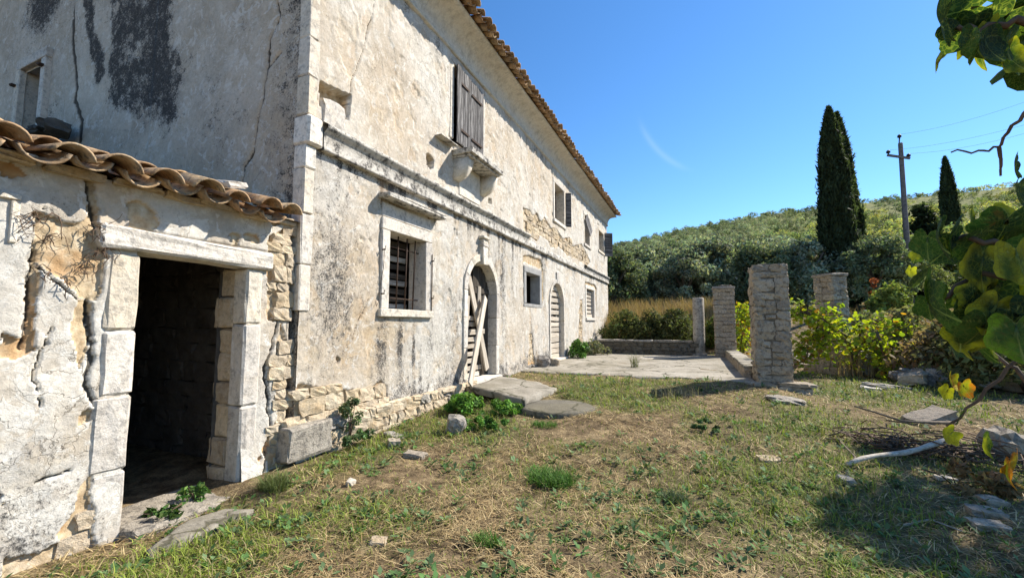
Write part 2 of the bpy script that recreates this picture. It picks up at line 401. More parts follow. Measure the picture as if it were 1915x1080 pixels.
M_CEM = mat_stone('grey_cement', [(.3, (.25, .24, .225)), (.5, (.33, .32, .30)), (.7, (.40, .385, .36))], .15, 4, .3, False)
M_COVE = mat_stone('cornice_render', [(.3, (.52, .47, .39)), (.5, (.68, .63, .54)), (.7, (.60, .53, .43))], .35, 3, .5, False, (.20, .18, .15))
M_TILE = mat_tile()
M_WOOD = mat_wood('weathered_grey_wood', (.20, .17, .14), (.40, .36, .31), (.56, .52, .46), .55)
M_WOODL = mat_wood('pale_bleached_wood', (.34, .28, .21), (.52, .45, .36), (.66, .60, .50), .35)
M_LOG = mat_wood('sun_bleached_log', (.26, .21, .16), (.46, .40, .32), (.60, .54, .45), .3)
M_SHUT = mat_wood('black_stained_shutter_wood', (.03, .028, .028), (.15, .14, .135), (.50, .48, .46), .9)
M_DARKW = mat_wood('dark_old_wood', (.03, .024, .018), (.075, .06, .045), (.13, .105, .08), .5)
M_IRON = mat_plain('rusty_iron', (.075, .045, .03), .8, 40)
M_POLE = mat_plain('creosoted_pole', (.20, .185, .175), .85, 8)
M_BARK = mat_plain('rough_bark', (.19, .15, .11), .95, 18)
M_TWIG = mat_plain('brown_vine_wood', (.17, .11, .07), .8, 30)
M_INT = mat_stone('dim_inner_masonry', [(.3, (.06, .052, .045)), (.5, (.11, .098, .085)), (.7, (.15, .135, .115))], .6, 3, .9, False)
M_CONC = mat_concrete('terrace_concrete', (.22, .195, .15), (.34, .305, .245), (.43, .39, .325))
M_SLAB = mat_concrete('doorstep_concrete', (.18, .16, .125), (.29, .26, .21), (.38, .345, .285))
M_DSLAB = mat_concrete('dark_slab', (.09, .08, .062), (.155, .14, .11), (.21, .19, .15))
M_GRD = mat_ground()
M_FOL = mat_foliage('foliage', .40, .7, .12)
M_GRASS = mat_foliage('grass_blades', .25, .65, .15)
M_VINE = mat_vineleaf()
M_GLASS = mat_plain('black_rubber', (.02, .02, .02), .5, 30)
M_WIRE = mat_plain('power_line', (.22, .24, .27), .6, 10)

# ------------------------------------------------------------------ the ground: one sheet out to the hill and the horizon
RX = np.array([-600, -150, -49, -5, 38, 75, 117, 160, 260, 600]); RZ = np.array([20, 42, 53, 61.5, 66.5, 67.5, 68.5, 70, 76, 80.])
def T(x, y):
    x = np.asarray(x, float); y = np.asarray(y, float)
    a = .37 * sm(3.2, 10.2, y)
    a = a * (1 - .45 * sm(5.4, 6.6, x))
    a = a - .09 * sm(1.6, .3, x) * sm(3.2, 2.4, y) * sm(-3, 0, y)
    a = a + .35 * sm(9, 16, x) * sm(9, 20, y)
    R = np.interp(x, RX, RZ)
    h = R * np.clip((y - 27) / 273, 0, 1) ** 1.22 * (1 - .75 * sm(320, 800, y)) * (1 + .04 * (fbm(x * .018, y * .018, 40, 3) - .5) * 2)
    return a + h + 1.75 * sm(19.2, 25.5, y)
def Tb(x, y):
    d = np.hypot(x - CAM[0], y)
    amp = np.where(d < 30, 1.0, 2.0)
    return T(x, y) + amp * (.09 * (fbm(x * .9, y * .9, 5, 3) - .5) + .035 * (fbm(x * 5, y * 5, 6, 3) - .5))
def green(x, y):
    """how green the ground cover is, 0..1"""
    g = sm(.46, .60, fbm(x * .8 + 3, y * .8, 21, 4)) * .72 * (.35 + .65 * sm(.38, .6, fbm(x * 3.1, y * 3.1, 23, 3))) * (.35 + .65 * sm(3.6, 7.0, y)) + .04
    for (cx, cy, rx, ry, w) in GREEN: g = g + w * np.clip(1.25 - np.hypot((x - cx) / rx, (y - cy) / ry), 0, 1)
    return np.clip(g, 0, 1)
GREEN = [(.45, 4.3, .55, 1.2, 1.0), (1.2, 5.6, .9, .8, 1.0), (1.0, 6.6, .6, .6, .9), (.9, 2.2, .7, .9, .7), (2.6, 8.3, 1.2, 1.4, .8), (6.2, 6.8, 1.2, 1.6, .75),
         (7.3, 10.5, 1.3, 1.6, 1.0), (8.2, 12.0, 1.6, 1.6, .8), (3.4, 9.3, 2.0, .7, .5), (5.5, 5.0, .8, 1.0, .7), (6.1, 3.2, 1.0, .8, .7), (5.2, 3.4, .6, .8, .5), (1.7, 2.9, .7, .5, .7), (1.3, 1.7, .8, .5, .7), (5.6, 8.3, 1.0, 1.0, .5), (3.9, 3.7, .8, .6, .3), (4.6, 4.6, .7, .8, .5)]
nr, na = 430, 460
rad = np.concatenate([[0.05], .35 * (1500 / .35) ** (np.arange(nr) / (nr - 1))])
ang = np.linspace(0, 2 * np.pi, na, endpoint=False)
RR, AA = np.meshgrid(rad, ang, indexing='ij')
GX = CAM[0] + RR * np.sin(AA); GY = RR * np.cos(AA)
GZ = Tb(GX, GY)
V = np.stack([GX, GY, GZ], -1).reshape(-1, 3)
I = np.arange((nr + 1) * na).reshape(nr + 1, na)
F = np.stack([I[:-1], np.roll(I, -1, 1)[:-1], np.roll(I, -1, 1)[1:], I[1:]], -1).reshape(-1, 4)
gc = np.zeros((len(V), 4), np.float32); gc[:, 3] = 1
gc[:, 0] = green(V[:, 0], V[:, 1]) * (np.hypot(V[:, 0] - CAM[0], V[:, 1]) < 25); gc[:, 1] = sm(22, 40, V[:, 1])
gro = part('ground', mesh_np('ground', V, F[:, ::-1], M_GRD, gc, True), None); gro['kind'] = 'structure'

# ------------------------------------------------------------------ shared stone shapes
def unit_stone(seed, blocky=.72, rough=.10, cuts=2):
    r = random.Random(seed); bm = bmesh.new(); bmesh.ops.create_cube(bm, size=1)
    bmesh.ops.subdivide_edges(bm, edges=bm.edges[:], cuts=cuts, use_grid_fill=True)
    for v in bm.verts:
        p = v.co.copy(); s = p.normalized() * .56
        v.co = p * blocky + s * (1 - blocky) + Vector([r.uniform(-rough, rough) for _ in range(3)])
    me = bpy.data.meshes.new('stone'); bm.to_mesh(me); bm.free(); return me
def pool(mat, n, blocky, rough, seed=0, cuts=2):
    L = []
    for i in range(n):
        me = unit_stone(seed + i, blocky, rough, cuts); me.materials.append(mat); L.append(me)
    return L
ST_RUB = pool(M_RUB, 12, .72, .075, 100); ST_PIL = pool(M_PIL, 12, .84, .05, 200); ST_PILR = pool(M_PIL, 14, .66, .085, 250); ST_GREY = pool(M_GREY, 8, .55, .11, 300, 3); ST_INT = pool(M_INT, 6, .75, .08, 500)
ST_DARK = pool(mat_stone('shade_dark_stone', [(.3, (.075, .065, .05)), (.5, (.14, .125, .10)), (.72, (.20, .18, .145))], .6, 6, .9), 6, .6, .1, 700)  # darker stone colour carries the shade on the parapet's near face
ST_LIME = pool(M_LIME, 6, .8, .05, 600)
def rock(name, loc, size, rot, label, mats=ST_GREY, group=None):
    o = inst(name, random.choice(mats), None, loc, size, rot); return tag(o, label, 'stone', group)

# ------------------------------------------------------------------ walls as fine relief grids
def wall_grid(us, vs, keep, disp, colf, to3, mat, name):
    U, Vv = np.meshgrid(us, vs, indexing='ij')
    D = disp(U, Vv); C = colf(U, Vv)
    P = to3(U, Vv, D).reshape(-1, 3)
    I = np.arange(U.size).reshape(U.shape)
    F = np.stack([I[:-1, :-1], I[1:, :-1], I[1:, 1:], I[:-1, 1:]], -1).reshape(-1, 4)
    uc = (us[:-1, None] + us[1:, None]) / 2 + 0 * vs[None, :-1]; vc = (vs[None, :-1] + vs[None, 1:]) / 2 + 0 * us[:-1, None]
    k = keep(uc, vc).ravel()
    return mesh_np(name, P, F[k], mat, C.reshape(-1, 4), False)
def warp(u, v, seed, a=.06, f=5):
    return u + a * (fbm(u * f, v * f, seed, 4) - .5) * 2, v + a * (fbm(u * f + 9, v * f + 4, seed + 3, 4) - .5) * 2
def PP(*pts, X=0.0): return [fac(a, b, X) for a, b in pts]

# ================================================================== the house
house = thing('farmhouse', (0, 3.6, 0), 'long two-storey derelict house with peeling pale plaster and clay tile eave', 'house')
H0, H1, EZ = 3.58, 23.1, 7.12            # facade ends (y) and cornice foot (z)
# openings: (y0, y1, z0, z1)
OP = {'w1': (5.14, 6.09, 1.83, 3.03), 'w2': (10.90, 12.02, 2.18, 3.05), 'w3': (18.05, 19.55, 1.88, 3.15),
      'us': (6.98, 8.2, 5.25, 6.82), 'u2': (13.6, 14.72, 5.18, 6.46), 'u3': (17.9, 18.85, 5.1, 6.38), 'u4': (20.85, 22.1, 5.3, 6.3)}
AR = {'d1': (8.26, .68, .36, 2.3), 'd2': (13.8, .74, .36, 2.25)}     # centre, half width, foot, springing
def facade_keep(u, v):
    k = np.ones(u.shape, bool)
    for a, b, c, d in OP.values(): k &= ~((u > a - .05) & (u < b + .05) & (v > c - .05) & (v < d + .05))
    for cy, r, z0, zs in AR.values():
        k &= ~((np.abs(u - cy) < r + .05) & (v < zs) & (v > z0 - .3)); k &= ~((np.hypot(u - cy, v - zs) < r + .05) & (v >= zs))
    return k
# lost plaster, read off the photo on the facade plane (y, z)
PEEL = [PP((552, 735), (556, 718), (600, 722), (640, 728), (690, 728), (712, 712), (724, 722), (716, 770), (600, 800), (545, 830)),
        PP((978, 388), (990, 393), (996, 402), (1004, 398), (1012, 415), (1018, 406), (1030, 426), (1040, 428), (1052, 446), (1066, 444), (1072, 460), (1088, 456), (1095, 470), (1104, 490), (1098, 497), (1078, 484), (1062, 478), (1046, 462), (1030, 462), (1024, 448), (1010, 440), (1004, 452), (994, 444), (988, 447), (979, 436)),
        PP((979, 478), (990, 476), (1012, 486), (1016, 500), (1013, 503), (979, 489)), PP((1013, 500), (1017, 505), (1017, 560), (1013, 570)),
        PP((1085, 560), (1090, 560), (1089, 625), (1093, 650), (1080, 650), (1083, 610)), PP((988, 625), (995, 622), (998, 680), (985, 682), (990, 650)),
        PP((1095, 526), (1112, 532), (1116, 540), (1116, 590), (1113, 540), (1095, 533))]
NICHE = [PP((596, 152), (655, 178), (655, 190), (650, 226), (630, 215), (598, 196)), PP((797, 288), (804, 287), (812, 297), (812, 312), (806, 318), (799, 308)), PP((978, 390), (990, 396), (992, 440), (979, 436)),
         PP((913, 370), (918, 372), (918, 382), (913, 380)), PP((628, 668), (636, 672), (630, 682))]
CRK = [PP((700, 0), (690, 60), (668, 130), (650, 175)), PP((1036, 265), (1033, 300), (1036, 340)), PP((866, 68), (884, 66), (900, 50)), PP((660, 640), (672, 600), (690, 560)), PP((1060, 520), (1040, 500), (1048, 450), (1052, 430))]
def facade_masks(u, v):
    wu, wv = warp(u, v, 31, .035, 7); wu, wv = warp(wu, wv, 41, .015, 24); peel = np.zeros(u.shape)
    for p in PEEL: peel = np.maximum(peel, inpoly(wu, wv, p) * 1.0)
    nic = np.zeros(u.shape); wu2, wv2 = warp(u, v, 35, .015, 9)
    for p in NICHE: nic = np.maximum(nic, inpoly(wu2, wv2, p) * 1.0)
    # little lost flakes, more of them high up and far along
    
    wu3, wv3 = warp(u, v, 37, .05, 4); cr = np.zeros(u.shape)
    for p in CRK: cr = np.maximum(cr, np.clip(1.6 - dline(wu3, wv3, p) / .006, 0, 1))
    return peel, nic, cr
def facade_disp(u, v):
    peel, nic, cr = facade_masks(u, v)
    d = .030 * (fbm(u * .9, v * .9, 61, 3) - .5) + .012 * (fbm(u * 5, v * 5, 62, 3) - .5) + .005 * (fbm(u * 22, v * 22, 63, 2) - .5)
    d = d + .012 * sm(.48, .56, fbm(u * 1.7, v * 1.7, 64, 5)) * sm(3.5, 4.2, v)
    d = d - .007 * sm(.60, .615, fbm(u * 4.2, v * 3.4, 51, 5)) * sm(.5, .7, v) - .02 * sm(.775, .785, fbm(u * 3.2, v * 3.2, 52, 5))
    d = d - .045 * peel * (1 - nic) + peel * .02 * (fbm(u * 13, v * 13, 65, 3) - .5) - .17 * nic - .02 * cr
    d = d + .05 * sm(.9, .2, v)
    return d
def facade_col(u, v):
    peel, nic, cr = facade_masks(u, v); C = np.zeros(u.shape + (4,))
    lo = sm(4.0, 3.7, v)
    m = .26 * lo + .10 + .40 * (fbm(u * .8, v * .35, 71, 4) - .5)
    m += .55 * blob(u, v, 4.05, 2.1, .55, 1.3) + .45 * blob(u, v, 7.05, 1.7, .7, 1.5) * lo + .4 * blob(u, v, 3.85, 6.3, .4, 1.5) + .25 * blob(u, v, 5.7, 1.2, .7, .5)
    m += .35 * sm(4.9, 4.2, v) * (v > 4.0) * sm(.35, .6, fbm(u * 1.2, v * .6, 77, 3)) + .25 * sm(6.3, 7.0, v)
    run = sm(.5, .68, fbm(u * 5.5, v * .22, 78, 4))
    m += .5 * run * sm(2.6, 3.9, v) * lo + .5 * run * sm(5.6, 7.1, v) + .55 * run * blob(u, v, 5.6, 1.2, .9, .7) + .4 * run * blob(u, v, 7.6, 4.3, .9, .7)
    m += .45 * sm(3.55, 3.8, v) * lo + .5 * sm(.95, .45, v) * (u > 5) + .35 * blob(u, v, 8.9, 2.6, .9, 1.0) * lo + .3 * blob(u, v, 12.5, 1.0, 3, .9)  # band under the string course mixes dirt with painted shadow
    m += .3 * sm(.55, .7, fbm(u * 3.5, v * .4, 73, 4)) * lo
    o = .08 + .75 * blob(u, v, 4.75, 1.25, .8, .7) + .55 * blob(u, v, 5.0, 5.2, .9, 1.3) * (fbm(u * 1.3, v * .8, 74, 4) > .45) + .35 * blob(u, v, 4.6, 2.9, .5, 1.0) + .4 * sm(.55, .75, fbm(u * .6, v * .5, 75, 4)) + .3 * blob(u, v, 10.6, 1.6, 1.3, 1.2) + .35 * blob(u, v, 6.3, 4.6, 1.2, .7)
    fl = sm(.60, .615, fbm(u * 4.2, v * 3.4, 51, 5)) * sm(.5, .7, v)
    C[..., 0] = np.clip(peel + nic + .42 * fl, 0, 1); C[..., 1] = np.clip(m * .82 - .03, 0, 1); C[..., 2] = np.clip(o, 0, 1); C[..., 3] = cr
    return C
us = np.concatenate([np.arange(H0, 7.2, .017), np.arange(7.2, 12.4, .03), np.arange(12.4, H1, .055), [H1]])
vs = np.concatenate([np.arange(-.15, EZ + .25, .02)])
wall = part('facade_wall', wall_grid(us, vs, facade_keep, facade_disp, facade_col, lambda u, v, d: np.stack([d, u, v], -1), M_PL, 'facade_wall'), house)
# inner core behind the relief so that the house is closed and its rooms are dark
def shell(name, polys, mat, parent):
    V = []; F = []
    for q in polys:
        F.append([len(V) + i for i in range(4)]); V += q
    return part(name, mesh_np(name, V, np.array(F), mat), parent)
GW = -14.2
shell('inner_wall', [[(-.62, H0, -.2), (-.62, H1, -.2), (-.62, H1, .36), (-.62, H0, .36)],
                     [(GW, H1, -.2), (0, H1, -.2), (0, H1, 7.4), (GW, H1, 7.4)], [(GW, H0 + .6, -.2), (GW, H1, -.2), (GW, H1, 7.4), (GW, H0 + .6, 7.4)],
                     [(GW, H0 + .55, -.2), (-.3, H0 + .55, -.2), (-.3, H0 + .55, 7.4), (GW, H0 + .55, 7.4)],
                     [(-3.6, H0 + .5, 0), (-3.6, H1, 0), (-3.6, H1, 7.4), (-3.6, H0 + .5, 7.4)],
                     [(GW, H0 + .5, 3.95), (-.3, H0 + .5, 3.95), (-.3, H1, 3.95), (GW, H1, 3.95)], [(GW, H0 + .4, 7.3), (-.25, H0 + .4, 7.3), (-.25, H1, 7.3), (GW, H1, 7.3)]], M_INT, house)
for i, yy in enumerate((7.0, 10.0, 12.6, 16.2, 20.2)):
    shell('room_divider', [[(-3.6, yy, .2), (-.3, yy, .2), (-.3, yy, 7.3), (-3.6, yy, 7.3)]], M_INT, house)

# ---- gable wall, plane y = 3.58, facing the camera side and in shade
GWIN = (-8.05, -7.15, 5.32, 6.72)
def gp(*pts): return [(float(aty(a, b, H0)[0]), float(aty(a, b, H0)[2])) for a, b in pts]
GCR = [gp((520, 0), (524, 30), (505, 70), (500, 130), (494, 180), (480, 235), (473, 285), (457, 310), (453, 350)), gp((524, 100), (500, 130))]
GSTEP = gp((135, 0), (136, 70), (142, 160), (140, 190), (152, 225), (150, 262)); GCW2 = gp((165, 0), (166, 60), (185, 105), (183, 150))  # first path: step in the wall, its shadow line painted through the crack mask
def gab_masks(u, v):
    w1, w2 = warp(u, v, 82, .05, 5); w1, w2 = warp(w1, w2, 92, .022, 17); a = 0
    for p in GCR: a = np.maximum(a, np.clip(1.5 - dline(w1, w2, p) / .015, 0, 1))
    a = np.maximum(a, np.clip(1.5 - dline(w1, w2, GSTEP) / .055, 0, 1)); return a
def gab_disp(u, v):
    return .03 * (fbm(u * 1.1, v * 1.1, 83, 4) - .5) + .006 * (fbm(u * 15, v * 15, 84, 3) - .5) - .03 * gab_masks(u, v) - .05 * (u < GSTEP[0][0] + .05 * fbm(u * 3, v * 3, 85, 3))
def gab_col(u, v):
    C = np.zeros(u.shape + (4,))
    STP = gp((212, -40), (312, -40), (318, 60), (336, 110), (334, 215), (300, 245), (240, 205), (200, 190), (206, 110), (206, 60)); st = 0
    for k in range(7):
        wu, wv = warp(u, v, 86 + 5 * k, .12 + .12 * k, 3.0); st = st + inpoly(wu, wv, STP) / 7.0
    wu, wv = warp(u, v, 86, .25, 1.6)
    m = .30 + .4 * (fbm(u * 1.2, v * .7, 87, 5) - .4) + .78 * st * (.25 + 1.3 * fbm(u * 3.5, v * 3.5, 88, 5))  # overall grey level darkens this wall; the stain block sits on top
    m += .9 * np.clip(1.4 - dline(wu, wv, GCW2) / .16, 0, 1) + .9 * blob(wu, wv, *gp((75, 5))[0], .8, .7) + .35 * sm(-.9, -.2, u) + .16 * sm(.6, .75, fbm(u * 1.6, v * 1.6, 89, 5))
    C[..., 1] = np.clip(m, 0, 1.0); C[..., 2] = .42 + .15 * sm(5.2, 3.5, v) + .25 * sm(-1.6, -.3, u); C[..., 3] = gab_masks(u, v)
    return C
gu = np.concatenate([np.arange(GW, -7, .06), np.arange(-7, -3.4, .03), np.arange(-3.4, -.02, .018), [-.012]]); gv = np.arange(-.1, 10.3, .03)
def gab_keep(u, v):
    return ~((u > GWIN[0] + .05) & (u < GWIN[1] - .05) & (v > GWIN[2] + .05) & (v < GWIN[3] - .05)) & (v < 7.45 + .36 * np.minimum(u + 14.5, .3 - u))
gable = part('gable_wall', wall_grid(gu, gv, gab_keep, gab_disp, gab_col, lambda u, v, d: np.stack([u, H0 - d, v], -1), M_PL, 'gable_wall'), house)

def empty_part(name, parent, loc):
    o = bpy.data.objects.new(name, None); o.empty_display_size = .1
    return _link(o, parent, Matrix.Translation(Vector(loc)))

# ---- corner quoins
z = 1.75; i = 0
while z < 8.2:
    h = random.choice([.42, .5, .56, .62])
    if z < 3.78 and z + h > 3.70: h = 3.78 - z
    if abs(z - 3.78) < .01: z = 4.16; continue
    if h < .15: z = 3.78; continue
    w = .125 + .02 * (i % 2)
    block('quoin', house, -.17, .022 + random.uniform(-.004, .006), H0 - .028, H0 + w, z + .004, z + h - .004, M_LIME, .014, .006)
    z += h; i += 1
# ---- string course between the floors: a drip moulding over a flat band, wrapped round the corner, broken further along
prof_band = [(.0, 3.77), (.075, 3.77), (.08, 3.80), (.07, 3.82), (.065, 4.0), (.09, 4.02), (.135, 4.06), (.14, 4.10), (.07, 4.14), (-.01, 4.16)]
prof_low = [(.0, 3.77), (.07, 3.77), (.075, 3.80), (.065, 3.93), (.03, 3.97), (-.02, 3.99)]
string = empty_part('string_course', house, (0, 3.6, 3.8))
part('corner_block', bbox_mesh('corner_block', .27, .24, .37, M_LIME, .03, .006), string, Matrix.Translation((-.06, H0 + .082, 3.965)))
y = H0 + .205
while y < H1 - .3:
    L = random.uniform(1.3, 2.2); y2 = min(y + L, H1 + .02)
    if 10.6 < y < 17.2: prof = prof_low
    else: prof = prof_band
    part('moulding', sweep('moulding', prof, np.linspace(y, y2 - .008, max(2, int(L / .12))), M_LEDGE), string); y = y2

# ---- cove cornice under the eave
pc = [(-.02, 6.98), (.055, 6.99), (.065, 7.02), (.03, 7.035), (.03, 7.06), (.05, 7.075), (.03, 7.10)] + [(.03 + .42 * (1 - math.cos(t)), 7.10 + .40 * math.sin(t)) for t in np.linspace(.08, 1.45, 9)] + [(.47, 7.52), (.47, 7.56), (.2, 7.6)]
cor = empty_part('cornice', house, (0, 3.6, 7.0)); y = H0 - .3
while y < H1:
    L = random.uniform(2.2, 3.6); y2 = min(y + L, H1 + .42)
    part('cove', sweep('cove', pc, np.linspace(y, y2 - .004, int(L / .1)), M_COVE), cor); y = y2
me = mesh_np('cove', [(a, H1 + b, c) for a, c in pc for b in (.0, a * .95 if a > 0 else 0)] , np.array([[2 * i, 2 * i + 1, 2 * i + 3, 2 * i + 2] for i in range(len(pc) - 1)]), M_COVE)
part('cove_return', me, cor)
Vr = []; 
for (a, c) in pc: Vr += [(a, H1 + max(a, 0), c), (-4, H1 + max(a, 0), c)]
part('cove_return', mesh_np('cove_return', Vr, np.array([[2 * i, 2 * i + 1, 2 * i + 3, 2 * i + 2] for i in range(len(pc) - 1)]), M_COVE), cor)

# ---- roof: slopes of corrugated tile beds, with every eave tile a piece of its own
def tile_mesh(name, L=.46, r0=.105, r1=.085, th=.014, arc=2.75, seg=7):
    V = []; F = []
    for k, (x, r) in enumerate(((0, r0), (L, r1))):
        for rr_ in (r, r - th):
            for i in range(seg + 1):
                t = math.pi / 2 + arc * (i / seg - .5); V.append((x, rr_ * math.cos(t), rr_ * math.sin(t)))
    n = seg + 1; o0, i0, o1, i1 = 0, n, 2 * n, 3 * n
    for i in range(seg):
        F += [[o0 + i, o0 + i + 1, o1 + i + 1, o1 + i], [i0 + i, i1 + i, i1 + i + 1, i0 + i + 1], [o0 + i, i0 + i, i0 + i + 1, o0 + i + 1], [o1 + i, o1 + i + 1, i1 + i + 1, i1 + i]]
    F += [[o0, o1, i1, i0], [o0 + seg, i0 + seg, i1 + seg, o1 + seg]]
    me = mesh_np(name, V, np.array(F), M_TILE, smooth=False); return me
TILES = [tile_mesh('roof_tile', .46, .105 + d, .085 + d) for d in (-.008, 0, .006)]
roof = empty_part('roof', house, (-5.5, 13, 7.6)); SL = math.radians(20)
def roof_tiles(parent, x_e, z_e, y0, y1, step, sl, rows, jz=.018, tumble=.09, T_=None):
    """channel and cover tiles lying up the slope (towards -x)"""
    y = y0
    while y < y1:
        for r in range(rows):
            for kind in (0, 1):
                yy = y + kind * step * .5 + random.uniform(-.02, .02); x = x_e - r * .36 * math.cos(sl) + random.uniform(-.04, .03) - (.03 if kind == 0 else 0)
                zz = z_e + r * .36 * math.sin(sl) + (.075 if kind == 0 else .045) + random.uniform(-jz, jz)
                # local +x goes up the slope; channels are turned on their backs
                R = Matrix.Rotation(math.pi, 4, 'Z') @ Matrix.Rotation(-sl + random.uniform(-tumble, tumble), 4, 'Y') @ Matrix.Rotation((math.pi if kind == 0 else 0) + random.uniform(-.1, .1), 4, 'X') @ Matrix.Rotation(random.uniform(-tumble, tumble), 4, 'Z')
                R.translation = Vector((x, yy, zz + (.02 if kind == 0 else 0)))
                _link(bpy.data.objects.new('roof_tile', random.choice(T_ or TILES)), parent, R)
        y += step
roof_tiles(roof, .70, 7.545, 5.6, H1 + .45, .235, SL, 1)
ridge_x, ridge_z = -7.1, 7.6 + 7.6 * math.tan(SL)
ys = np.arange(2.9, H1 + .5, .05875); xs = np.array([.45, ridge_x, -11.6])
Vr = []; Fr = []
for yv in ys:
    w = .03 * math.cos(2 * math.pi * (yv - 2.9) / .235); Vr += [(.42, yv, 7.63 + w), (ridge_x, yv, ridge_z + .1 + w), (-14.8, yv, 7.63 + w)]
for k in range(len(ys) - 1): Fr += [[3 * k, 3 * k + 1, 3 * k + 4, 3 * k + 3], [3 * k + 1, 3 * k + 2, 3 * k + 5, 3 * k + 4]]
part('tile_bed', mesh_np('tile_bed', Vr, np.array(Fr), M_TILE), roof)
part('eave_board', mesh_np('eave_board', [(.47, 2.9, 7.57), (.47, H1 + .5, 7.57), (-.2, H1 + .5, 7.62), (-.2, 2.9, 7.62)], np.array([[0, 1, 2, 3]]), M_MORT), roof)

# ---- stone frames
def rect_frame(parent, y0, y1, z0, z1, w, proj, depth, mat=M_LIME, sill=True, bottom=True, top=True):
    if top: block('lintel', parent, -depth, proj, y0 - w, y1 + w, z1, z1 + w, mat)
    block('jamb', parent, -depth, proj, y0 - w, y0, z0 + .002, z1 - .003, mat); block('jamb', parent, -depth, proj, y1, y1 + w, z0 + .002, z1 - .003, mat)
    if bottom: block('sill', parent, -depth, proj + .035, y0 - w - .03, y1 + w + .03, z0 - .12, z0, mat)
def arch_frame(parent, cy, r, z0, zs, w, proj, depth, mat=M_LIME):
    hs = [z0, z0 + (zs - z0) * .36, z0 + (zs - z0) * .70, zs]
    for s in (-1, 1):
        for a, b in zip(hs[:-1], hs[1:]):
            y0, y1 = sorted((cy + s * r, cy + s * (r + w))); block('jamb', parent, -depth, proj, y0, y1, a + .003, b - .003, mat)
    n = 7
    for i in range(n):
        a0, a1 = math.pi * i / n + .004, math.pi * (i + 1) / n - .004; tt = np.linspace(a0, a1, 5)
        poly = [(cy + (r + w) * math.cos(t), zs + (r + w) * math.sin(t)) for t in tt] + [(cy + r * math.cos(t), zs + r * math.sin(t)) for t in tt[::-1]]
        prism_x('voussoir', parent, poly, -depth, proj, mat)

# ---- ground floor window with bars
w = empty_part('window', house, (0, 5.6, 1.8)); w['label'] = 'barred ground-floor window with a stone hood'
a, b, c, d = OP['w1']
rect_frame(w, a, b, c, d, .185, .03, .34)
block('frieze', w, -.1, .012, a - .16, b + .16, d + .195, d + .42, M_LIME)
block('hood', w, -.08, .20, a - .26, b + .36, d + .455, d + .54, M_LEDGE, .02, .008, 2, rot=(0, .05, 0))
for k in range(4):
    y = a + .16 + k * (b - a - .3) / 3; Vt, Ft = tube([(-.14, y, c - .02), (-.14 + .01 * k, y + .01, d + .02)], [.012, .012], 6); part('bar', mesh_np('bar', Vt, Ft, M_IRON), w)
for z in (c + .18, d - .2):
    Vt, Ft = tube([(-.14, a - .02, z), (-.14, b + .02, z)], [.010, .010], 5); part('bar', mesh_np('bar', Vt, Ft, M_IRON), w)
for k in range(9):
    z = c + .06 + k * .135; plank('board', w, (-.42, a - .05, z), (-.42, b + .05, z + random.uniform(-.015, .015)), .09, .02, M_DARKW if k % 3 else M_WOOD, (1, 0, 0))
for y in (a + .05, a + .33): plank('board', w, (-.36, y, c), (-.36, y + .02, d), .11, .03, M_DARKW)
plank('board', w, (-.33, a + .22, c), (-.35, a + .19, d - .35), .05, .03, M_WOODL)
for y, s in ((a - .17, 1), (b + .165, -1)):
    for z in (c + .22, d - .32):
        Vt, Ft = tube([(.0, y, z), (.075, y, z), (.085, y + .0, z + .05)], [.013, .012, .010], 6); part('hinge_pin', mesh_np('hinge_pin', Vt, Ft, M_IRON), w)
Vt, Ft = tube([(.06, a - .17, d - .33), (.035, a - .15, d - .6), (.035, a - .2, c + .4), (.04, a - .24, c + .1), (.05, a - .3, c + .03), (.05, a - .31, c + .12)], [.004] * 6, 5); part('wire', mesh_np('wire', Vt, Ft, M_IRON), w)
Vt, Ft = tube([(.045, b + .16, c - .1), (.045, b + .162, d - .2)], [.009, .009], 5); part('rod', mesh_np('rod', Vt, Ft, M_IRON), w)

# ---- arched main door, boarded with loose planks
d1 = empty_part('door', house, (0, 8.26, .4)); d1['label'] = 'arched doorway blocked by crossed loose planks'
cy, r, z0, zs = AR['d1']
arch_frame(d1, cy, r, z0 + .08, zs, .155, .035, .42)
prism_x('keystone', d1, [(cy - .10, 2.90), (cy + .10, 2.90), (cy + .125, 3.30), (cy - .125, 3.30)], -.3, .085, M_LIME, .003)
for k, (pw, pj, z_a, z_b) in enumerate(((.14, .10, 3.305, 3.37), (.11, .085, 3.374, 3.47), (.17, .13, 3.474, 3.53))): block('keystone_cap', d1, -.05, pj, cy - pw, cy + pw, z_a, z_b, M_LIME, .008)
block('threshold', d1, -.5, .12, cy - r - .12, cy + r + .16, .27, .44, M_LIME, .02, .01, 1)
block('step', d1, .125, .42, cy - r - .05, cy + r - .1, .16, .33, M_GREY, .025, .015, 1)
for k in range(9):                                             # dark leaf standing ajar inside
    y = cy - r + .05 + k * .155; top = zs + math.sqrt(max(.0, r * r - (y - cy) ** 2)) - .02
    plank('board', d1, (-.21 if k > 3 else -.34, y + .02, .44), (-.21 if k > 3 else -.34, y + .02, top), .15, .03, M_DARKW)
plank('board', d1, (-.18, cy - .05, zs + .05), (-.18, cy + r - .02, zs + .05), .12, .03, M_DARKW)
for k in range(9):                                             # slats behind the planks
    z = .50 + k * .155; L = .86 + random.uniform(-.1, .2)
    plank('slat', d1, (-.20, cy - r + .01, z), (-.20, cy - r + L, z + random.uniform(-.02, .02)), .095, .022, M_WOODL)
def dplank(a, Xa, b, Xb, wd, mat=M_WOODL):
    (ya, za), (yb, zb) = fac(*a, Xa), fac(*b, Xb); plank('plank', d1, (Xa, ya, za), (Xb, yb, zb), wd, .035, mat)
dplank((874, 505), -.15, (896, 612), -.13, .17); dplank((893, 596), -.125, (911, 690), -.09, .16)
dplank((908, 556), -.06, (879, 719), .36, .17)
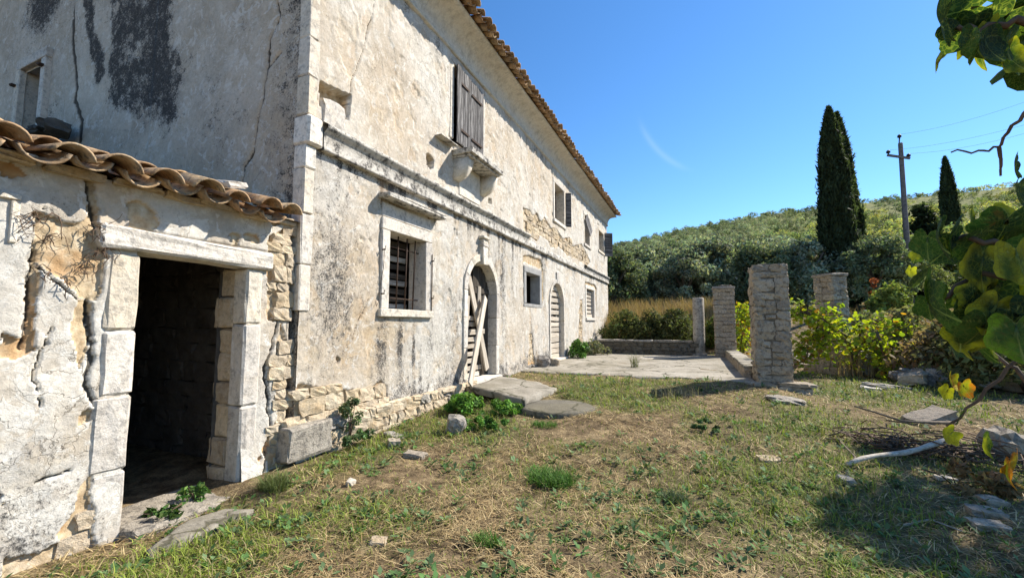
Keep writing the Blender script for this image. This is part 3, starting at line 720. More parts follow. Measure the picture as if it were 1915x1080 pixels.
dplank((875, 552), -.16, (870, 642), -.16, .14); dplank((896, 535), -.165, (895, 590), -.165, .14)
plank('plank', d1, (-.165, cy - r + .03, 1.42), (-.165, cy + r - .25, 1.44), .11, .03, M_WOODL)
# ---- small cement-framed window
w = empty_part('window', house, (0, 11.4, 2.2)); w['label'] = 'small unglazed window in a smooth grey cement frame'
a, b, c, d = OP['w2']
rect_frame(w, a, b, c, d, .17, .02, .3, M_CEM, True, False)
block('sill', w, -.3, .018, a - .17, b + .17, c - .10, c - .002, M_CEM)
plank('post', w, (-.34, a + .5, c), (-.34, a + .5, d), .10, .06, M_DARKW)
shell('back_wall', [[(-.75, a - .3, c - .3), (-.75, b + .5, c - .3), (-.75, b + .5, d + .4), (-.75, a - .3, d + .4)]], M_MORT, w)

# ---- second arched door, closed with slats
d2 = empty_part('door', house, (0, 13.8, .4)); d2['label'] = 'far arched doorway closed with horizontal slats'
cy, r, z0, zs = AR['d2']
arch_frame(d2, cy, r, z0 + .06, zs, .13, .03, .35)
prism_x('keystone', d2, [(cy - .10, 2.97), (cy + .10, 2.97), (cy + .13, 3.36), (cy - .13, 3.36)], -.3, .05, M_LIME, .003)
block('threshold', d2, -.3, .14, cy - r - .1, cy + r + .1, .3, .46, M_LIME, .02, .01)
z = .52; k = 0
while z < zs + r - .12:
    hw = r if z < zs else math.sqrt(max(.01, r * r - (z - zs) ** 2)); low = z < 1.55
    hh = .155 if low else .135
    plank('slat', d2, (-.14 + random.uniform(-.01, .01), cy - hw + .01, z), (-.14, cy + hw - .01, z + random.uniform(-.02, .02)), hh, .024, M_WOODL); z += .178 if low else .205; k += 1
for y in (cy - .4, cy + .05, cy + .45): plank('batten', d2, (-.19, y, .46), (-.19, y, zs + .5), .09, .04, M_WOOD)

# ---- slatted window near the far end
w = empty_part('window', house, (0, 18.8, 1.9)); w['label'] = 'ground-floor window boarded with slats near the far corner'
a, b, c, d = OP['w3']
rect_frame(w, a, b, c, d, .16, .02, .3)
for k in range(7): plank('slat', w, (-.12, a, c + .10 + k * .175), (-.12, b, c + .10 + k * .175 + random.uniform(-.015, .015)), .12, .024, M_WOODL)
plank('slat', w, (-.09, a, c + .06), (-.09, b, c + .08), .18, .024, M_WOODL)

# ---- shuttered upper window with its broken balcony
w = empty_part('window', house, (0, 7.6, 5.2)); w['label'] = 'upper window with closed black-stained plank shutters'
a, b, c, d = OP['us']
rect_frame(w, a, b, c, d, .14, .012, .25, M_LIME, False, False)
block('drip_moulding', w, -.02, .05, a - .17, b + .17, d + .155, d + .20, M_LIME, .008)
for s, (ya, yb) in enumerate(((a + .0, (a + b) / 2 - .01), ((a + b) / 2 + .01, b - .0))):
    sh = empty_part('shutter', w, (.05, (ya + yb) / 2, c))
    n = 4; ww = (yb - ya) / n
    for k in range(n):
        yk = ya + (k + .5) * ww; off = .05 - .018 * s + (.03 if s == 0 and k == 0 else 0); plank('plank', sh, (off, yk, c - .05 + random.uniform(-.03, .02)), (off + random.uniform(-.004, .004), yk, d - .02 + random.uniform(-.02, .01)), ww - .008, .028, M_SHUT)
    for zf in (.16, .78): plank('strap', sh, (.085 - .018 * s, ya + .0 + .02, c + (d - c) * zf), (.085 - .018 * s, yb - .10, c + (d - c) * zf), .05, .012, M_IRON)
bal = empty_part('balcony', house, (0, 7.6, 4.9)); bal['label'] = 'small stone balcony slab on two quarter-round corbels'
bs = [(0, 6.90), (.43, 6.93), (.43, 8.32), (0, 8.36)]
block('slab', bal, -.05, .46, 6.92, 8.36, 4.90, 5.01, M_LEDGE, .012, .006, 2)
block('slab', bal, -.05, .40, 6.97, 8.31, 4.855, 4.897, M_LEDGE, .01, .004)
for yc in (6.99, 8.11):
    poly = [(0, 4.85), (.36, 4.85)] + [(.36 * math.cos(t) , 4.85 - .40 * math.sin(t)) for t in np.linspace(.15, 1.35, 8)] + [(0, 4.43)]
    n = len(poly); V = [(p[0] - .03, yc, p[1]) for p in poly] + [(p[0] - .03, yc + .23, p[1]) for p in poly]
    F4 = np.array([[i, (i + 1) % n, (i + 1) % n + n, i + n] for i in range(n)]); me = mesh_np('corbel', V, [F4, np.array([list(range(n))[::-1]]), np.array([list(range(n, 2 * n))])], M_COVE); part('corbel', me, bal)
block('apron', bal, -.03, .02, 7.2, 8.1, 4.2, 4.85, M_COVE, .004)
plank('broken_slab', bal, (.08, 6.32, 5.05), (.08, 6.9, 5.06), .16, .02, M_LEDGE, (0, 0, 1))

# ---- far upper windows
w = empty_part('window', house, (0, 14.2, 5.1)); w['label'] = 'open upper window left of centre with a folded shutter'
a, b, c, d = OP['u2']; rect_frame(w, a, b, c, d, .15, .02, .3)
plank('shutter', w, (.02, b + .20, (c + d) / 2), (.20, b + .30, (c + d) / 2), d - c, .04, M_SHUT, (0, 1, 0))
plank('jamb_board', w, (-.25, a + .12, c), (-.25, a + .12, d), .2, .04, M_WOODL)
w = empty_part('window', house, (0, 18.4, 5.1)); w['label'] = 'open upper window with a shutter sagging inside it'
a, b, c, d = OP['u3']; rect_frame(w, a, b, c, d, .15, .02, .3)
plank('shutter', w, (.06, a + .1, d - .1), (.16, a + .62, d - .75), .55, .035, M_SHUT)
w = empty_part('window', house, (0, 21.5, 5.2)); w['label'] = 'last upper window with its dark shutter swung out'
a, b, c, d = OP['u4']; rect_frame(w, a, b, c, d, .15, .02, .3)
plank('shutter', w, (.03, b + .2, (c + d) / 2), (.40, b + .42, (c + d) / 2), d - c + .25, .045, M_SHUT, (0, 1, 0))
# ---- gable window
w = empty_part('window', house, (-7.6, H0, 5.3)); w['label'] = 'narrow window in the shaded end wall'
a, b, c, d = GWIN
block('lintel', w, a - .18, b + .18, H0 - .05, H0 + .3, d - .002, d + .2, M_LIME); block('jamb', w, a - .18, a, H0 - .05, H0 + .35, c, d - .005, M_LIME); block('jamb', w, b, b + .18, H0 - .05, H0 + .35, c, d - .005, M_LIME)
block('sill', w, a - .2, b + .2, H0 - .08, H0 + .3, c - .14, c - .003, M_LIME)
for x in (b - .1, a + .5): plank('board', w, (x, H0 + .22, c), (x, H0 + .22, d), .1, .05, M_DARKW, (0, 1, 0))
shell('back_wall', [[(a - .3, H0 + .34, c - .2), (b + .3, H0 + .34, c - .2), (b + .3, H0 + .34, d + .3), (a - .3, H0 + .34, d + .3)]], M_GLASS, w)  # black sheet stands in for the dark room behind the window
for x, z in ((a - .14, d - .35), (a - .14, c + .25), (b + .1, d - .2)): block('hinge_pin', w, x - .05, x + .05, H0 - .12, H0 - .04, z, z + .05, M_IRON)

# ---- rubble showing where the plaster has come off, and the plinth at the foot of the facade
def fill_stones(parent, poly, X, course, wid, proud, P, seed, plane='x', face=1):
    r = random.Random(seed); us_ = [p[0] for p in poly]; vs_ = [p[1] for p in poly]; v = min(vs_)
    while v < max(vs_):
        h = r.uniform(*course); u = min(us_) - r.uniform(0, .15)
        while u < max(us_):
            w_ = r.uniform(*wid); cu, cv = u + w_ / 2, v + h / 2
            if inpoly(np.array([cu]), np.array([cv]), poly)[0]:
                inst('stone', r.choice(P), parent, (X + r.uniform(-proud, proud) - .04, cu, cv), (.15, w_ * 1.02, h * 1.04), (r.uniform(-.08, .08), r.uniform(-.06, .06), r.uniform(-.08, .08)))
            u += w_
        v += h
fill_stones(wall, PEEL[0], -.005, (.11, .2), (.14, .38), .012, ST_RUB, 3)
fill_stones(wall, PEEL[1], -.05, (.09, .22), (.12, .5), .022, ST_RUB, 4)
fill_stones(wall, PEEL[4], -.04, (.1, .16), (.15, .3), .015, ST_RUB, 5)
fill_stones(wall, PEEL[5], -.04, (.1, .16), (.12, .25), .01, ST_RUB, 6)
fill_stones(wall, NICHE[1], -.15, (.07, .1), (.1, .2), .01, ST_RUB, 8)
inst('stone', ST_LIME[0], wall, (-.075, 3.98, 4.33), (.2, .36, .36), (.05, .02, .03))
inst('stone', ST_RUB[1], wall, (-.10, 3.80, 4.28), (.16, .16, .24), (.05, .02, .03))
pl = empty_part('plinth', house, (0, 4.5, 0))
block('corner_stone', pl, -.2, .15, 3.40, 4.02, .08, .44, M_GREY, .02, .012, 1)
rp = random.Random(9); y = 3.95
while y < 7.5:                                                # flat cap stones
    L = rp.uniform(.28, .6); g = float(T(.1, y)); block('cap_stone', pl, -.15, .13 + rp.uniform(-.02, .03), y + .006, y + L - .006, .36 + rp.uniform(-.012, .012), .45 + rp.uniform(-.01, .015), M_RUB, .018, .012, 1) if y > 4.75 else None; y += L
z = -.15
while z < .36:
    h = rp.uniform(.11, .19); y = 4.0 if z > -.02 else 3.38
    while y < 7.3:
        L = rp.uniform(.13, .42)
        if z + h > float(T(.15, y)) - .1:
            inst('stone', rp.choice(ST_RUB if rp.random() < .75 else ST_GREY), pl, (.035 + rp.uniform(-.02, .025), y + L / 2, z + h / 2), (.18, L * 1.02, h * 1.05), (rp.uniform(-.06, .06), rp.uniform(-.08, .08), rp.uniform(-.07, .07)))
        y += L
    z += h
y = 9.3
while y < 17.5:
    L = rp.uniform(.2, .5)
    if rp.random() < .7 and not (12.9 < y < 14.7): inst('stone', rp.choice(ST_GREY), pl, (.07, y + L / 2, .36), (.2, L, rp.uniform(.08, .2)), (rp.uniform(-.1, .1), 0, rp.uniform(-.1, .1)))
    y += L

# ================================================================== the lean-to in front of the gable
annex = thing('lean_to', (0, 2.2, 0), 'low lean-to with a dark doorway, cracked plaster and wavy clay tiles', 'outbuilding')
AX = -.06; A0, A1, AZ = -2.6, 3.50, 2.78
DO = (2.03, 2.97, -.2, 2.2)
def ap(*pts): return [fac(a, b, AX) for a, b in pts]
APEEL = [ap((62, 395), (85, 400), (130, 420), (165, 405), (190, 430), (195, 480), (186, 560), (150, 558), (100, 510), (62, 480)),
         ap((60, 478), (78, 500), (72, 560), (62, 640), (48, 662), (30, 655), (50, 600)), ap((148, 560), (172, 565), (170, 640), (155, 690), (140, 650), (134, 610)),
         ap((0, 625), (52, 632), (70, 655), (30, 672), (0, 668)), ap((500, 440), (552, 420), (552, 560), (528, 600), (500, 600), (500, 505)), ap((528, 600), (545, 670), (548, 880), (500, 890), (488, 840), (520, 780), (512, 690)),
         ap((165, 890), (172, 1030), (120, 1040), (105, 1000), (140, 950), (150, 900)), ap((0, 1040), (60, 1035), (110, 1010), (135, 1080), (0, 1100)), ap((160, 330), (178, 340), (184, 430), (168, 430)), ap((0, 300), (30, 300), (60, 335), (0, 330)),
         ap((240, 380), (262, 378), (290, 395), (292, 450), (262, 462), (240, 460))]
ACR = [ap((52, 480), (60, 560), (45, 650)), ap((165, 330), (172, 380), (185, 430)), ap((165, 560), (172, 640), (160, 720), (178, 760)), ap((520, 600), (495, 690), (505, 780), (490, 880)), ap((80, 390), (60, 420), (58, 480), (95, 520), (150, 560)), ap((60, 905), (100, 890), (130, 880)), ap((100, 610), (60, 700), (80, 760))]
def ann_masks(u, v):
    wu, wv = warp(u, v, 131, .03, 8); wu, wv = warp(wu, wv, 141, .014, 26); p = np.zeros(u.shape)
    for q in APEEL: p = np.maximum(p, 1.0 * inpoly(wu, wv, q))
    p = np.maximum(p, 1.0 * (fbm(u * 4, v * 4, 151, 5) > .765))
    c = np.zeros(u.shape); wu, wv = warp(u, v, 133, .03, 6); wu, wv = warp(wu, wv, 143, .016, 24)
    for k, q in enumerate(ACR): c = np.maximum(c, np.clip(1.5 - dline(wu, wv, q) / (.013 if k < 4 else .006), 0, 1))
    return p, c
def ann_disp(u, v):
    p, c = ann_masks(u, v)
    d = .045 * (fbm(u * 1.3, v * 1.3, 161, 3) - .5) + .016 * (fbm(u * 6, v * 6, 162, 3) - .5) + .006 * (fbm(u * 26, v * 26, 163, 2) - .5)
    return d - .035 * p + p * .03 * (fbm(u * 11, v * 11, 164, 3) - .5) - .035 * c + .05 * sm(.5, -.1, v) + .026 * sm(1.93, 1.95, u + .03 * fbm(u * 6, v * 6, 166, 3)) * sm(3.22, 3.2, u) * sm(2.395, 2.405, v)
def ann_col(u, v):
    p, c = ann_masks(u, v); C = np.zeros(u.shape + (4,))
    m = .24 + .4 * (fbm(u * 1.6, v * 1.6, 171, 4) - .45) + .3 * sm(1.2, .1, v) * (u < 1.9) + .5 * blob(u, v, 1.55, 2.15, .25, .35) + .35 * blob(u, v, 3.3, .9, .2, .6)
    o = .3 * sm(.55, .7, fbm(u * 1.8, v * 1.8, 172, 4)) + .4 * blob(u, v, 1.75, 2.55, .35, .25) + .3 * blob(u, v, 3.3, 1.6, .3, .9)
    C[..., 0] = p; C[..., 1] = np.clip(m, 0, 1); C[..., 2] = np.clip(o, 0, 1); C[..., 3] = c; return C
au = np.concatenate([np.arange(A0, .9, .06), np.arange(.9, A1, .0125), [A1]]); av = np.arange(-.3, AZ - .01, .0135)
awall = part('front_wall', wall_grid(au, av, lambda u, v: ~((u > DO[0] - .03) & (u < DO[1] + .02) & (v < DO[3] + .03)), ann_disp, ann_col, lambda u, v, d: np.stack([AX + d, u, v], -1), M_PL, 'front_wall'), annex)
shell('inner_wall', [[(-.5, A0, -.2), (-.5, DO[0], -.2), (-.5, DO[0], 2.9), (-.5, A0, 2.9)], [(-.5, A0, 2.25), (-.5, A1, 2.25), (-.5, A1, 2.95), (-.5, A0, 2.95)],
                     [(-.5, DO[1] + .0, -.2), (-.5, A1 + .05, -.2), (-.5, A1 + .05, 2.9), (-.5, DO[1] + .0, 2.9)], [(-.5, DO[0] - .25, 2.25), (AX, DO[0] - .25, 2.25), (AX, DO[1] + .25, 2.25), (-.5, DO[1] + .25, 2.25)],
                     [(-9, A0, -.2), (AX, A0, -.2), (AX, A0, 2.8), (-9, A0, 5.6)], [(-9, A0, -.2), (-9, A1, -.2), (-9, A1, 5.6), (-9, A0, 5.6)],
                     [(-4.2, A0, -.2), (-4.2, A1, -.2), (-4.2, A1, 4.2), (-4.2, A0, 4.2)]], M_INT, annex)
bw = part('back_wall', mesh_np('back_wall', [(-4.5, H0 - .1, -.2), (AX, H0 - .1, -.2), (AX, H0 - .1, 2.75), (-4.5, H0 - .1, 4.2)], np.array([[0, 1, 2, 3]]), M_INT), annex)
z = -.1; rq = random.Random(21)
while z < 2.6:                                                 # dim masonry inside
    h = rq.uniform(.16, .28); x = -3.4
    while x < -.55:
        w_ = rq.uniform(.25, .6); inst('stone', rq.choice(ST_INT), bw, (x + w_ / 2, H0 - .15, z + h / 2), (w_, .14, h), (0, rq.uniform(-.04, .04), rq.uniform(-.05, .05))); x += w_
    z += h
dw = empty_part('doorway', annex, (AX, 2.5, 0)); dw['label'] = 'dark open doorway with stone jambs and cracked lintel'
Lm = bbox_mesh('lintel', .30, 1.50, .19, M_LIME, .022, .006, 4)
part('lintel', Lm, dw, Matrix.LocRotScale(Vector((AX - .085, 2.485, 2.297)), Euler((-.015, 0, 0)), None))
hz = [-.25, .42, 1.02, 1.55, 2.19]
for a, b in zip(hz[:-1], hz[1:]): block('jamb', dw, AX - .30, AX + .014 + random.uniform(-.008, .008), 1.80 + random.uniform(-.02, .02), 2.035 + random.uniform(-.006, .006), a + .003, b - .003, M_LIME, .022, .006, 2)
hz = [-.25, .75, 1.6, 2.19]
for a, b in zip(hz[:-1], hz[1:]): block('jamb', dw, AX - .20, AX + .016, 2.965, 3.165 + random.uniform(-.015, .01), a + .003, b - .003, M_LIME, .02, .005, 2)
z = -.2
while z < 2.2:                                                 # rough inner cheek of the doorway
    h = rq.uniform(.2, .38); block('cheek_stone', dw, AX - .50, AX - .205, 2.99 + rq.uniform(-.02, .02), 3.2, z + .004, z + h - .004, M_RUB, .02, .012, 1)
    block('cheek_stone', dw, AX - .50, AX - .305, 1.8, 2.06 + rq.uniform(-.02, .02), z + .004, z + h - .004, M_RUB, .02, .012, 1); z += h
block('sill_stone', dw, AX - .45, AX + .22, 2.0, 3.05, -.22, -.045, M_GREY, .03, .015, 2)
block('relief_border', awall, AX, AX + .035, .4, 1.30, 2.46, 2.50, M_LIME, .006, .003); block('relief_border', awall, AX, AX + .03, 1.26, 1.30, 2.16, 2.455, M_LIME, .006, .003)
for q, (cs, ws, sd, P) in enumerate([((.08, .14), (.1, .2), 31, ST_RUB), ((.07, .12), (.06, .12), 32, ST_RUB), ((.08, .13), (.08, .14), 33, ST_RUB), ((.08, .12), (.1, .2), 34, ST_RUB), ((.1, .2), (.1, .26), 35, ST_RUB), ((.09, .2), (.1, .22), 36, ST_RUB), ((.12, .22), (.12, .25), 37, ST_RUB), ((.14, .26), (.2, .4), 38, ST_RUB)]):
    if q not in (0, 1, 2, 3): fill_stones(awall, APEEL[q], AX - (.03 if q in (1, 2, 3, 7) else .016), cs, ws, .012, P, sd)
# roof of the lean-to
aroof = empty_part('roof', annex, (0, 1, 2.8)); AS = math.radians(15.5)
ATILES = [tile_mesh('roof_tile', .48, .128 + d, .10 + d, .016, 2.6, 9) for d in (-.01, 0, .012)]
roof_tiles(aroof, .24, 2.745, .10, 3.25, .30, AS, 2, .03, .10, ATILES)
Vr = [(.02, A0, 2.80), (.02, A1 + .05, 2.80), (-9.3, A1 + .05, 2.80 + 9.3 * math.tan(AS)), (-9.3, A0, 2.80 + 9.3 * math.tan(AS))]
part('roof_bed', mesh_np('roof_bed', Vr, np.array([[0, 1, 2, 3]]), M_TILE), aroof)
for k in range(11):
    y0 = -.4 + k * .36 + random.uniform(-.05, .05); block('eave_stone', aroof, -.3, .0 + random.uniform(-.03, .03), y0, y0 + .34, 2.735 + random.uniform(-.02, .01), 2.79, M_RUB, .01, .012, 1)
for k in range(26):
    x = -9.6 + k * .16; inst('ridge_stone', random.choice(ST_INT), aroof, (x, H0 - .2 + random.uniform(-.1, .05), 5.06 - .006 * k + random.uniform(-.04, .07)), (random.uniform(.25, .5), .3, random.uniform(.08, .2)), (random.uniform(-.2, .2), random.uniform(-.25, .25), random.uniform(-.4, .4)))
lo = inst('loose_stone', ST_LIME[2], None, (.06, 2.66, 2.985), (.22, .24, .07), (.25, .1, .3)); tag(lo, 'white stone slab lying loose on the lean-to tiles', 'stone')

# ================================================================== the terrace and its pillars
TZ = .405
tx = np.arange(.12, 5.42, .06); ty = np.arange(10.15, 18.05, .06)
UX, UY = np.meshgrid(tx, ty, indexing='ij')
edge = .22 * (fbm(UX * 2.2, UX * 0 + 3.3, 201, 4) - .5) * 2
TYv = np.where(UY < 10.6, np.maximum(UY, 10.32 + edge), UY)
TZv = TZ + .02 * (fbm(UX * 1.1, TYv * 1.1, 202, 4) - .5) - .06 * sm(10.40, 10.16, UY) - .012 * np.clip(1.4 - np.abs(np.sin(TYv * 1.3 + .5 * fbm(UX, TYv, 205, 3))) / .02, 0, 1)
P = np.stack([UX, TYv, TZv], -1).reshape(-1, 3); I = np.arange(UX.size).reshape(UX.shape)
F = np.stack([I[:-1, :-1], I[1:, :-1], I[1:, 1:], I[:-1, 1:]], -1).reshape(-1, 4)
ter = part('terrace', mesh_np('terrace', P, F, M_CONC), None); ter['kind'] = 'structure'
rim = part('terrace_edge', mesh_np('terrace_edge', [(5.42, 10.2, TZ), (5.42, 18, TZ), (5.42, 18, -.1), (5.42, 10.2, -.1), (.12, 18.05, TZ), (.12, 18.05, -.1)], np.array([[0, 3, 2, 1], [1, 2, 5, 4]]), M_MORT), ter)

def pillar(name, cx, cy, wx, wy, z0, z1, rz, label, seed, P=ST_PILR, courses=(.09, .26), wid=(.14, .40), cap=True, lean=(0, 0), neat=False):
    r = random.Random(seed)
    t = bpy.data.objects.new(name, None); M0 = Matrix.LocRotScale(Vector((cx, cy, z0)), Euler((lean[0], lean[1], rz)), None)
    _link(t, None, M0); tag(t, label, 'pillar', 'stone pillars round the terrace')
    part('core', bbox_mesh('core', wx - .055, wy - .055, z1 - z0, M_MORT, .02, .012, 4), t, M0 @ Matrix.Translation((0, 0, (z1 - z0) / 2)))
    Ht = z1 - z0
    def put(side, u, w_, z, h):
        dpt = wy if side % 2 == 0 else wx; hh = h * r.uniform(.84, 1.06)
        loc = Matrix.Translation((u + w_ / 2, -dpt / 2 + .075 + r.uniform(-.010, .018), z + h / 2 + r.uniform(-.012, .012)))
        S = Matrix.LocRotScale(None, Euler((r.uniform(-.07, .07), r.uniform(-.08, .08), r.uniform(-.06, .06))), Vector((w_ * 1.02, .17, hh)))
        _link(bpy.data.objects.new('stone', r.choice(P)), t, M0 @ Matrix.Rotation(side * math.pi / 2, 4, 'Z') @ loc @ S)
    if neat:
        z = 0.0; k = 0
        while z < Ht - .05:
            h = min(r.uniform(*courses), Ht - z)
            if Ht - z - h < .07: h = Ht - z
            for side in range(4):
                L = wx if side % 2 == 0 else wy; full = (side + k) % 2 == 0; u = -L / 2 if full else -L / 2 + .15; ue = L / 2 if full else L / 2 - .15
                while u < ue - .05:
                    w_ = min(r.uniform(*wid), ue - u)
                    if ue - u - w_ < .08: w_ = ue - u
                    put(side, u, w_, z, h); u += w_
            z += h; k += 1
    else:                                                       # random rubble: strips that break the courses
        for side in range(4):
            L = wx if side % 2 == 0 else wy; z = 0.0
            while z < Ht - .03:
                band = min(r.uniform(.28, .55), Ht - z)
                if Ht - z - band < .15: band = Ht - z
                cut = L * r.uniform(.32, .68)
                for a_, b_ in ((-L / 2, -L / 2 + cut), (-L / 2 + cut, L / 2)):
                    zz = z
                    while zz < z + band - .02:
                        h = min(r.uniform(*courses), z + band - zz)
                        if z + band - zz - h < .07: h = z + band - zz
                        if b_ - a_ > .26 and h < .15 and r.random() < .6:
                            m_ = a_ + (b_ - a_) * r.uniform(.35, .65); put(side, a_, m_ - a_, zz, h); put(side, m_, b_ - m_, zz, h)
                        else: put(side, a_, b_ - a_, zz, h)
                        zz += h
                z += band
    if cap:
        part('cap', bbox_mesh('cap', wx + .07, wy + .07, .09, M_GREY, .02, .012, 2), t, M0 @ Matrix.Translation((0, 0, z1 - z0 + .04)))
    return t
pillar('stone_pillar', 5.75, 10.53, .64, .66, .36, 2.86, 0.02, 'tallest rough stone pillar, nearest the camera at the terrace corner', 41, cap=False)
p1 = thing('pillar_footing', (5.8, 10.4, .1), 'low rough stone footing under the nearest pillar', 'footing')
rf = random.Random(5)
for k, (x, y, w_, d_, z, h) in enumerate([(5.55, 10.08, .42, .3, .27, .24), (5.95, 10.10, .4, .3, .26, .22), (6.22, 10.22, .3, .4, .24, .2), (6.2, 10.6, .3, .4, .25, .22), (5.35, 10.25, .3, .3, .3, .2), (6.05, 10.08, .5, .3, .40, .07), (6.26, 10.3, .34, .5, .375, .06), (6.2, 10.95, .3, .35, .25, .2), (6.12, 9.98, .34, .26, .18, .17), (5.7, 9.98, .34, .2, .18, .17)]):
    inst('stone', rf.choice(ST_PIL), p1, (x, y, z), (w_, d_, h), (rf.uniform(-.05, .05), rf.uniform(-.05, .05), rf.uniform(-.15, .15)))
pillar('stone_pillar', 5.30, 17.66, .68, .66, .36, 2.90, 0.0, 'middle stone pillar in neat courses beside the round post', 42, P=ST_PIL, neat=True, courses=(.13, .18), wid=(.26, .42))
pillar('stone_pillar', 8.02, 15.05, .56, .56, .30, 2.98, math.radians(38), 'vine-wrapped stone pillar set back beyond the terrace', 43, courses=(.15, .24), wid=(.24, .4), lean=(.0, -.03))
inst('leaf_litter_slab', ST_GREY[0], None, (5.35, 17.6, 3.02), (.4, .35, .05), (0, 0, .3)); tag(bpy.data.objects['leaf_litter_slab'], 'thin loose slab on top of the middle pillar', 'stone'); bpy.data.objects['leaf_litter_slab'].name = 'loose_slab'
# footing of the vine-wrapped pillar
ft = thing('pillar_footing', (8.05, 15, .2), 'wide stone footing below the vine-wrapped pillar', 'footing')
for z, wd in ((.3, 1.15), (.52, 1.0), (.74, .92)):
    for side in range(4):
        R = Matrix.Rotation(math.radians(38) + side * math.pi / 2, 4, 'Z')
        for k in (-1, 0, 1):
            Mx = Matrix.Translation((8.05, 15.05, z)) @ R @ Matrix.Translation((k * wd / 3, -wd / 2 + .1, 0)) @ Matrix.Rotation(rf.uniform(-.06, .06), 4, 'Z') @ Matrix.Diagonal((wd / 3, .24, .22, 1))
            _link(bpy.data.objects.new('stone', rf.choice(ST_PIL)), ft, Mx)
# round post
post = thing('round_post', (4.43, 17.92, .38), 'weathered round concrete post left of the middle pillar', 'post')
Vt, Ft = tube([(4.40, 17.92, .30), (4.415, 17.92, 1.1), (4.425, 17.92, 1.9), (4.43, 17.92, 2.58), (4.43, 17.92, 2.62)], [.215, .212, .21, .207, .185], 20)
part('shaft', mesh_np('shaft', Vt, Ft, M_GREY), post)
part('base', bbox_mesh('base', .56, .5, .12, M_GREY, .02, .01), post, Matrix.Translation((4.40, 17.92, .42)))
# parapet at the far end and bench wall between the pillars
par = thing('parapet_wall', (2.3, 17.85, .4), 'low dark stone wall closing the far end of the terrace', 'wall')
part('core', bbox_mesh('core', 3.62, .26, .50, M_MORT, .02, .012, 2), par, Matrix.Translation((2.32, 17.86, .64)))
for k in range(5):
    part('coping', bbox_mesh('coping', .735, .4, .085, M_GREY, .02, .012, 1), par, Matrix.LocRotScale(Vector((.86 + k * .74, 17.86, .93)), Euler((0, rf.uniform(-.01, .01), rf.uniform(-.02, .02))), None))
for row in range(3):
    x = .5
    while x < 4.1:
        w_ = rf.uniform(.2, .45); inst('stone', rf.choice(ST_DARK), par, (x + w_ / 2, 17.75, .46 + row * .16), (w_, .16, .165), (rf.uniform(-.06, .06), rf.uniform(-.05, .05), rf.uniform(-.06, .06))); x += w_
ben = thing('bench_wall', (5.3, 14, .4), 'low bench wall with pale slab top between two pillars', 'wall')
part('core', bbox_mesh('core', .26, 6.2, .32, M_MORT, .02, .012, 2), ben, Matrix.Translation((5.46, 14.05, .44)))
y = 10.92
while y < 17.2:
    L = min(rf.uniform(.75, 1.2), 17.25 - y); part('coping', bbox_mesh('coping', .40, L - .012, .07, M_CONC, .012, .008, 1), ben, Matrix.LocRotScale(Vector((5.46, y + L / 2, .635)), Euler((rf.uniform(-.008, .008), rf.uniform(-.02, .02), rf.uniform(-.015, .015))), None)); y += L
y = 10.9
while y < 17.1:
    L = rf.uniform(.18, .4); 
    for zz in (.44, .545): inst('stone', rf.choice(ST_PIL), ben, (5.33, y + L / 2, zz), (.14, L, .12), (rf.uniform(-.05, .05), rf.uniform(-.05, .05), rf.uniform(-.08, .08)))
    y += L

# ---- slab before the main door, the round slab beside it
def pad(name, outline, ztop, th, mat, label, cat, seed, tilt=(0, 0)):
    """uneven slab from an outline of (x, y) points"""
    c = np.mean(outline, 0); n = len(outline); V = []; R = 7
    for k in range(R + 1):
        f = k / R
        for (x, y) in outline:
            q = c + (np.array([x, y]) - c) * f; V.append((q[0], q[1], ztop + .02 * (fbm(q[0] * 2.2, q[1] * 2.2, seed, 4) - .5) * 2 + tilt[0] * (q[0] - c[0]) + tilt[1] * (q[1] - c[1]) - (.012 if k == R else 0)))
    for (x, y) in outline: V.append((x, y, ztop - th + tilt[0] * (x - c[0]) + tilt[1] * (y - c[1])))
    F = [[k * n + i, k * n + (i + 1) % n, (k + 1) * n + (i + 1) % n, (k + 1) * n + i] for k in range(R + 1) for i in range(n)]
    o = part(name, mesh_np(name, V, np.array(F)[:, ::-1], mat), None, None, (c[0], c[1], ztop - th)); return tag(o, label, cat)
def rough_outline(pts, n, a, seed):
    out = []; m = len(pts)
    for i in range(m):
        p, q = np.array(pts[i]), np.array(pts[(i + 1) % m])
        for k in range(n):
            t = k / n; e = p + (q - p) * t; out.append(tuple(e + a * (np.array([vnoise(e[0] * 5, e[1] * 5, seed), vnoise(e[0] * 5 + 7, e[1] * 5, seed)]) - .5)))
    return out
s1 = [gnd(873, 728, .34)[:2], gnd(945, 745, .30)[:2], gnd(975, 754, .30)[:2], gnd(1040, 728, .32)[:2], gnd(1005, 716, .34)[:2], gnd(935, 708, .36)[:2]]
pad('doorstep_slab', rough_outline(s1, 5, .13, 3), .385, .11, M_SLAB, 'broken concrete slab lying before the plank-blocked doorway', 'slab', 211, (-.03, .01))
cR = gnd(1042, 752, .29)
pad('round_slab', [(cR[0] + .66 * math.cos(t) * (1 + .04 * math.sin(5 * t)), cR[1] + .62 * math.sin(t)) for t in np.linspace(0, 2 * math.pi, 36, endpoint=False)], .245, .12, M_DSLAB, 'dark round stone slab beside the broken concrete slab', 'slab', 212)
pth = [gnd(285, 1030, -.03)[:2], gnd(330, 1020, -.03)[:2], gnd(400, 985, -.02)[:2], gnd(470, 945, -.01)[:2], gnd(420, 945, -.02)[:2], gnd(350, 975, -.03)[:2]]
pad('paving_stone', rough_outline(pth, 4, .10, 5), -.012, .12, M_SLAB, 'long flat stone half buried before the dark doorway', 'slab', 213)

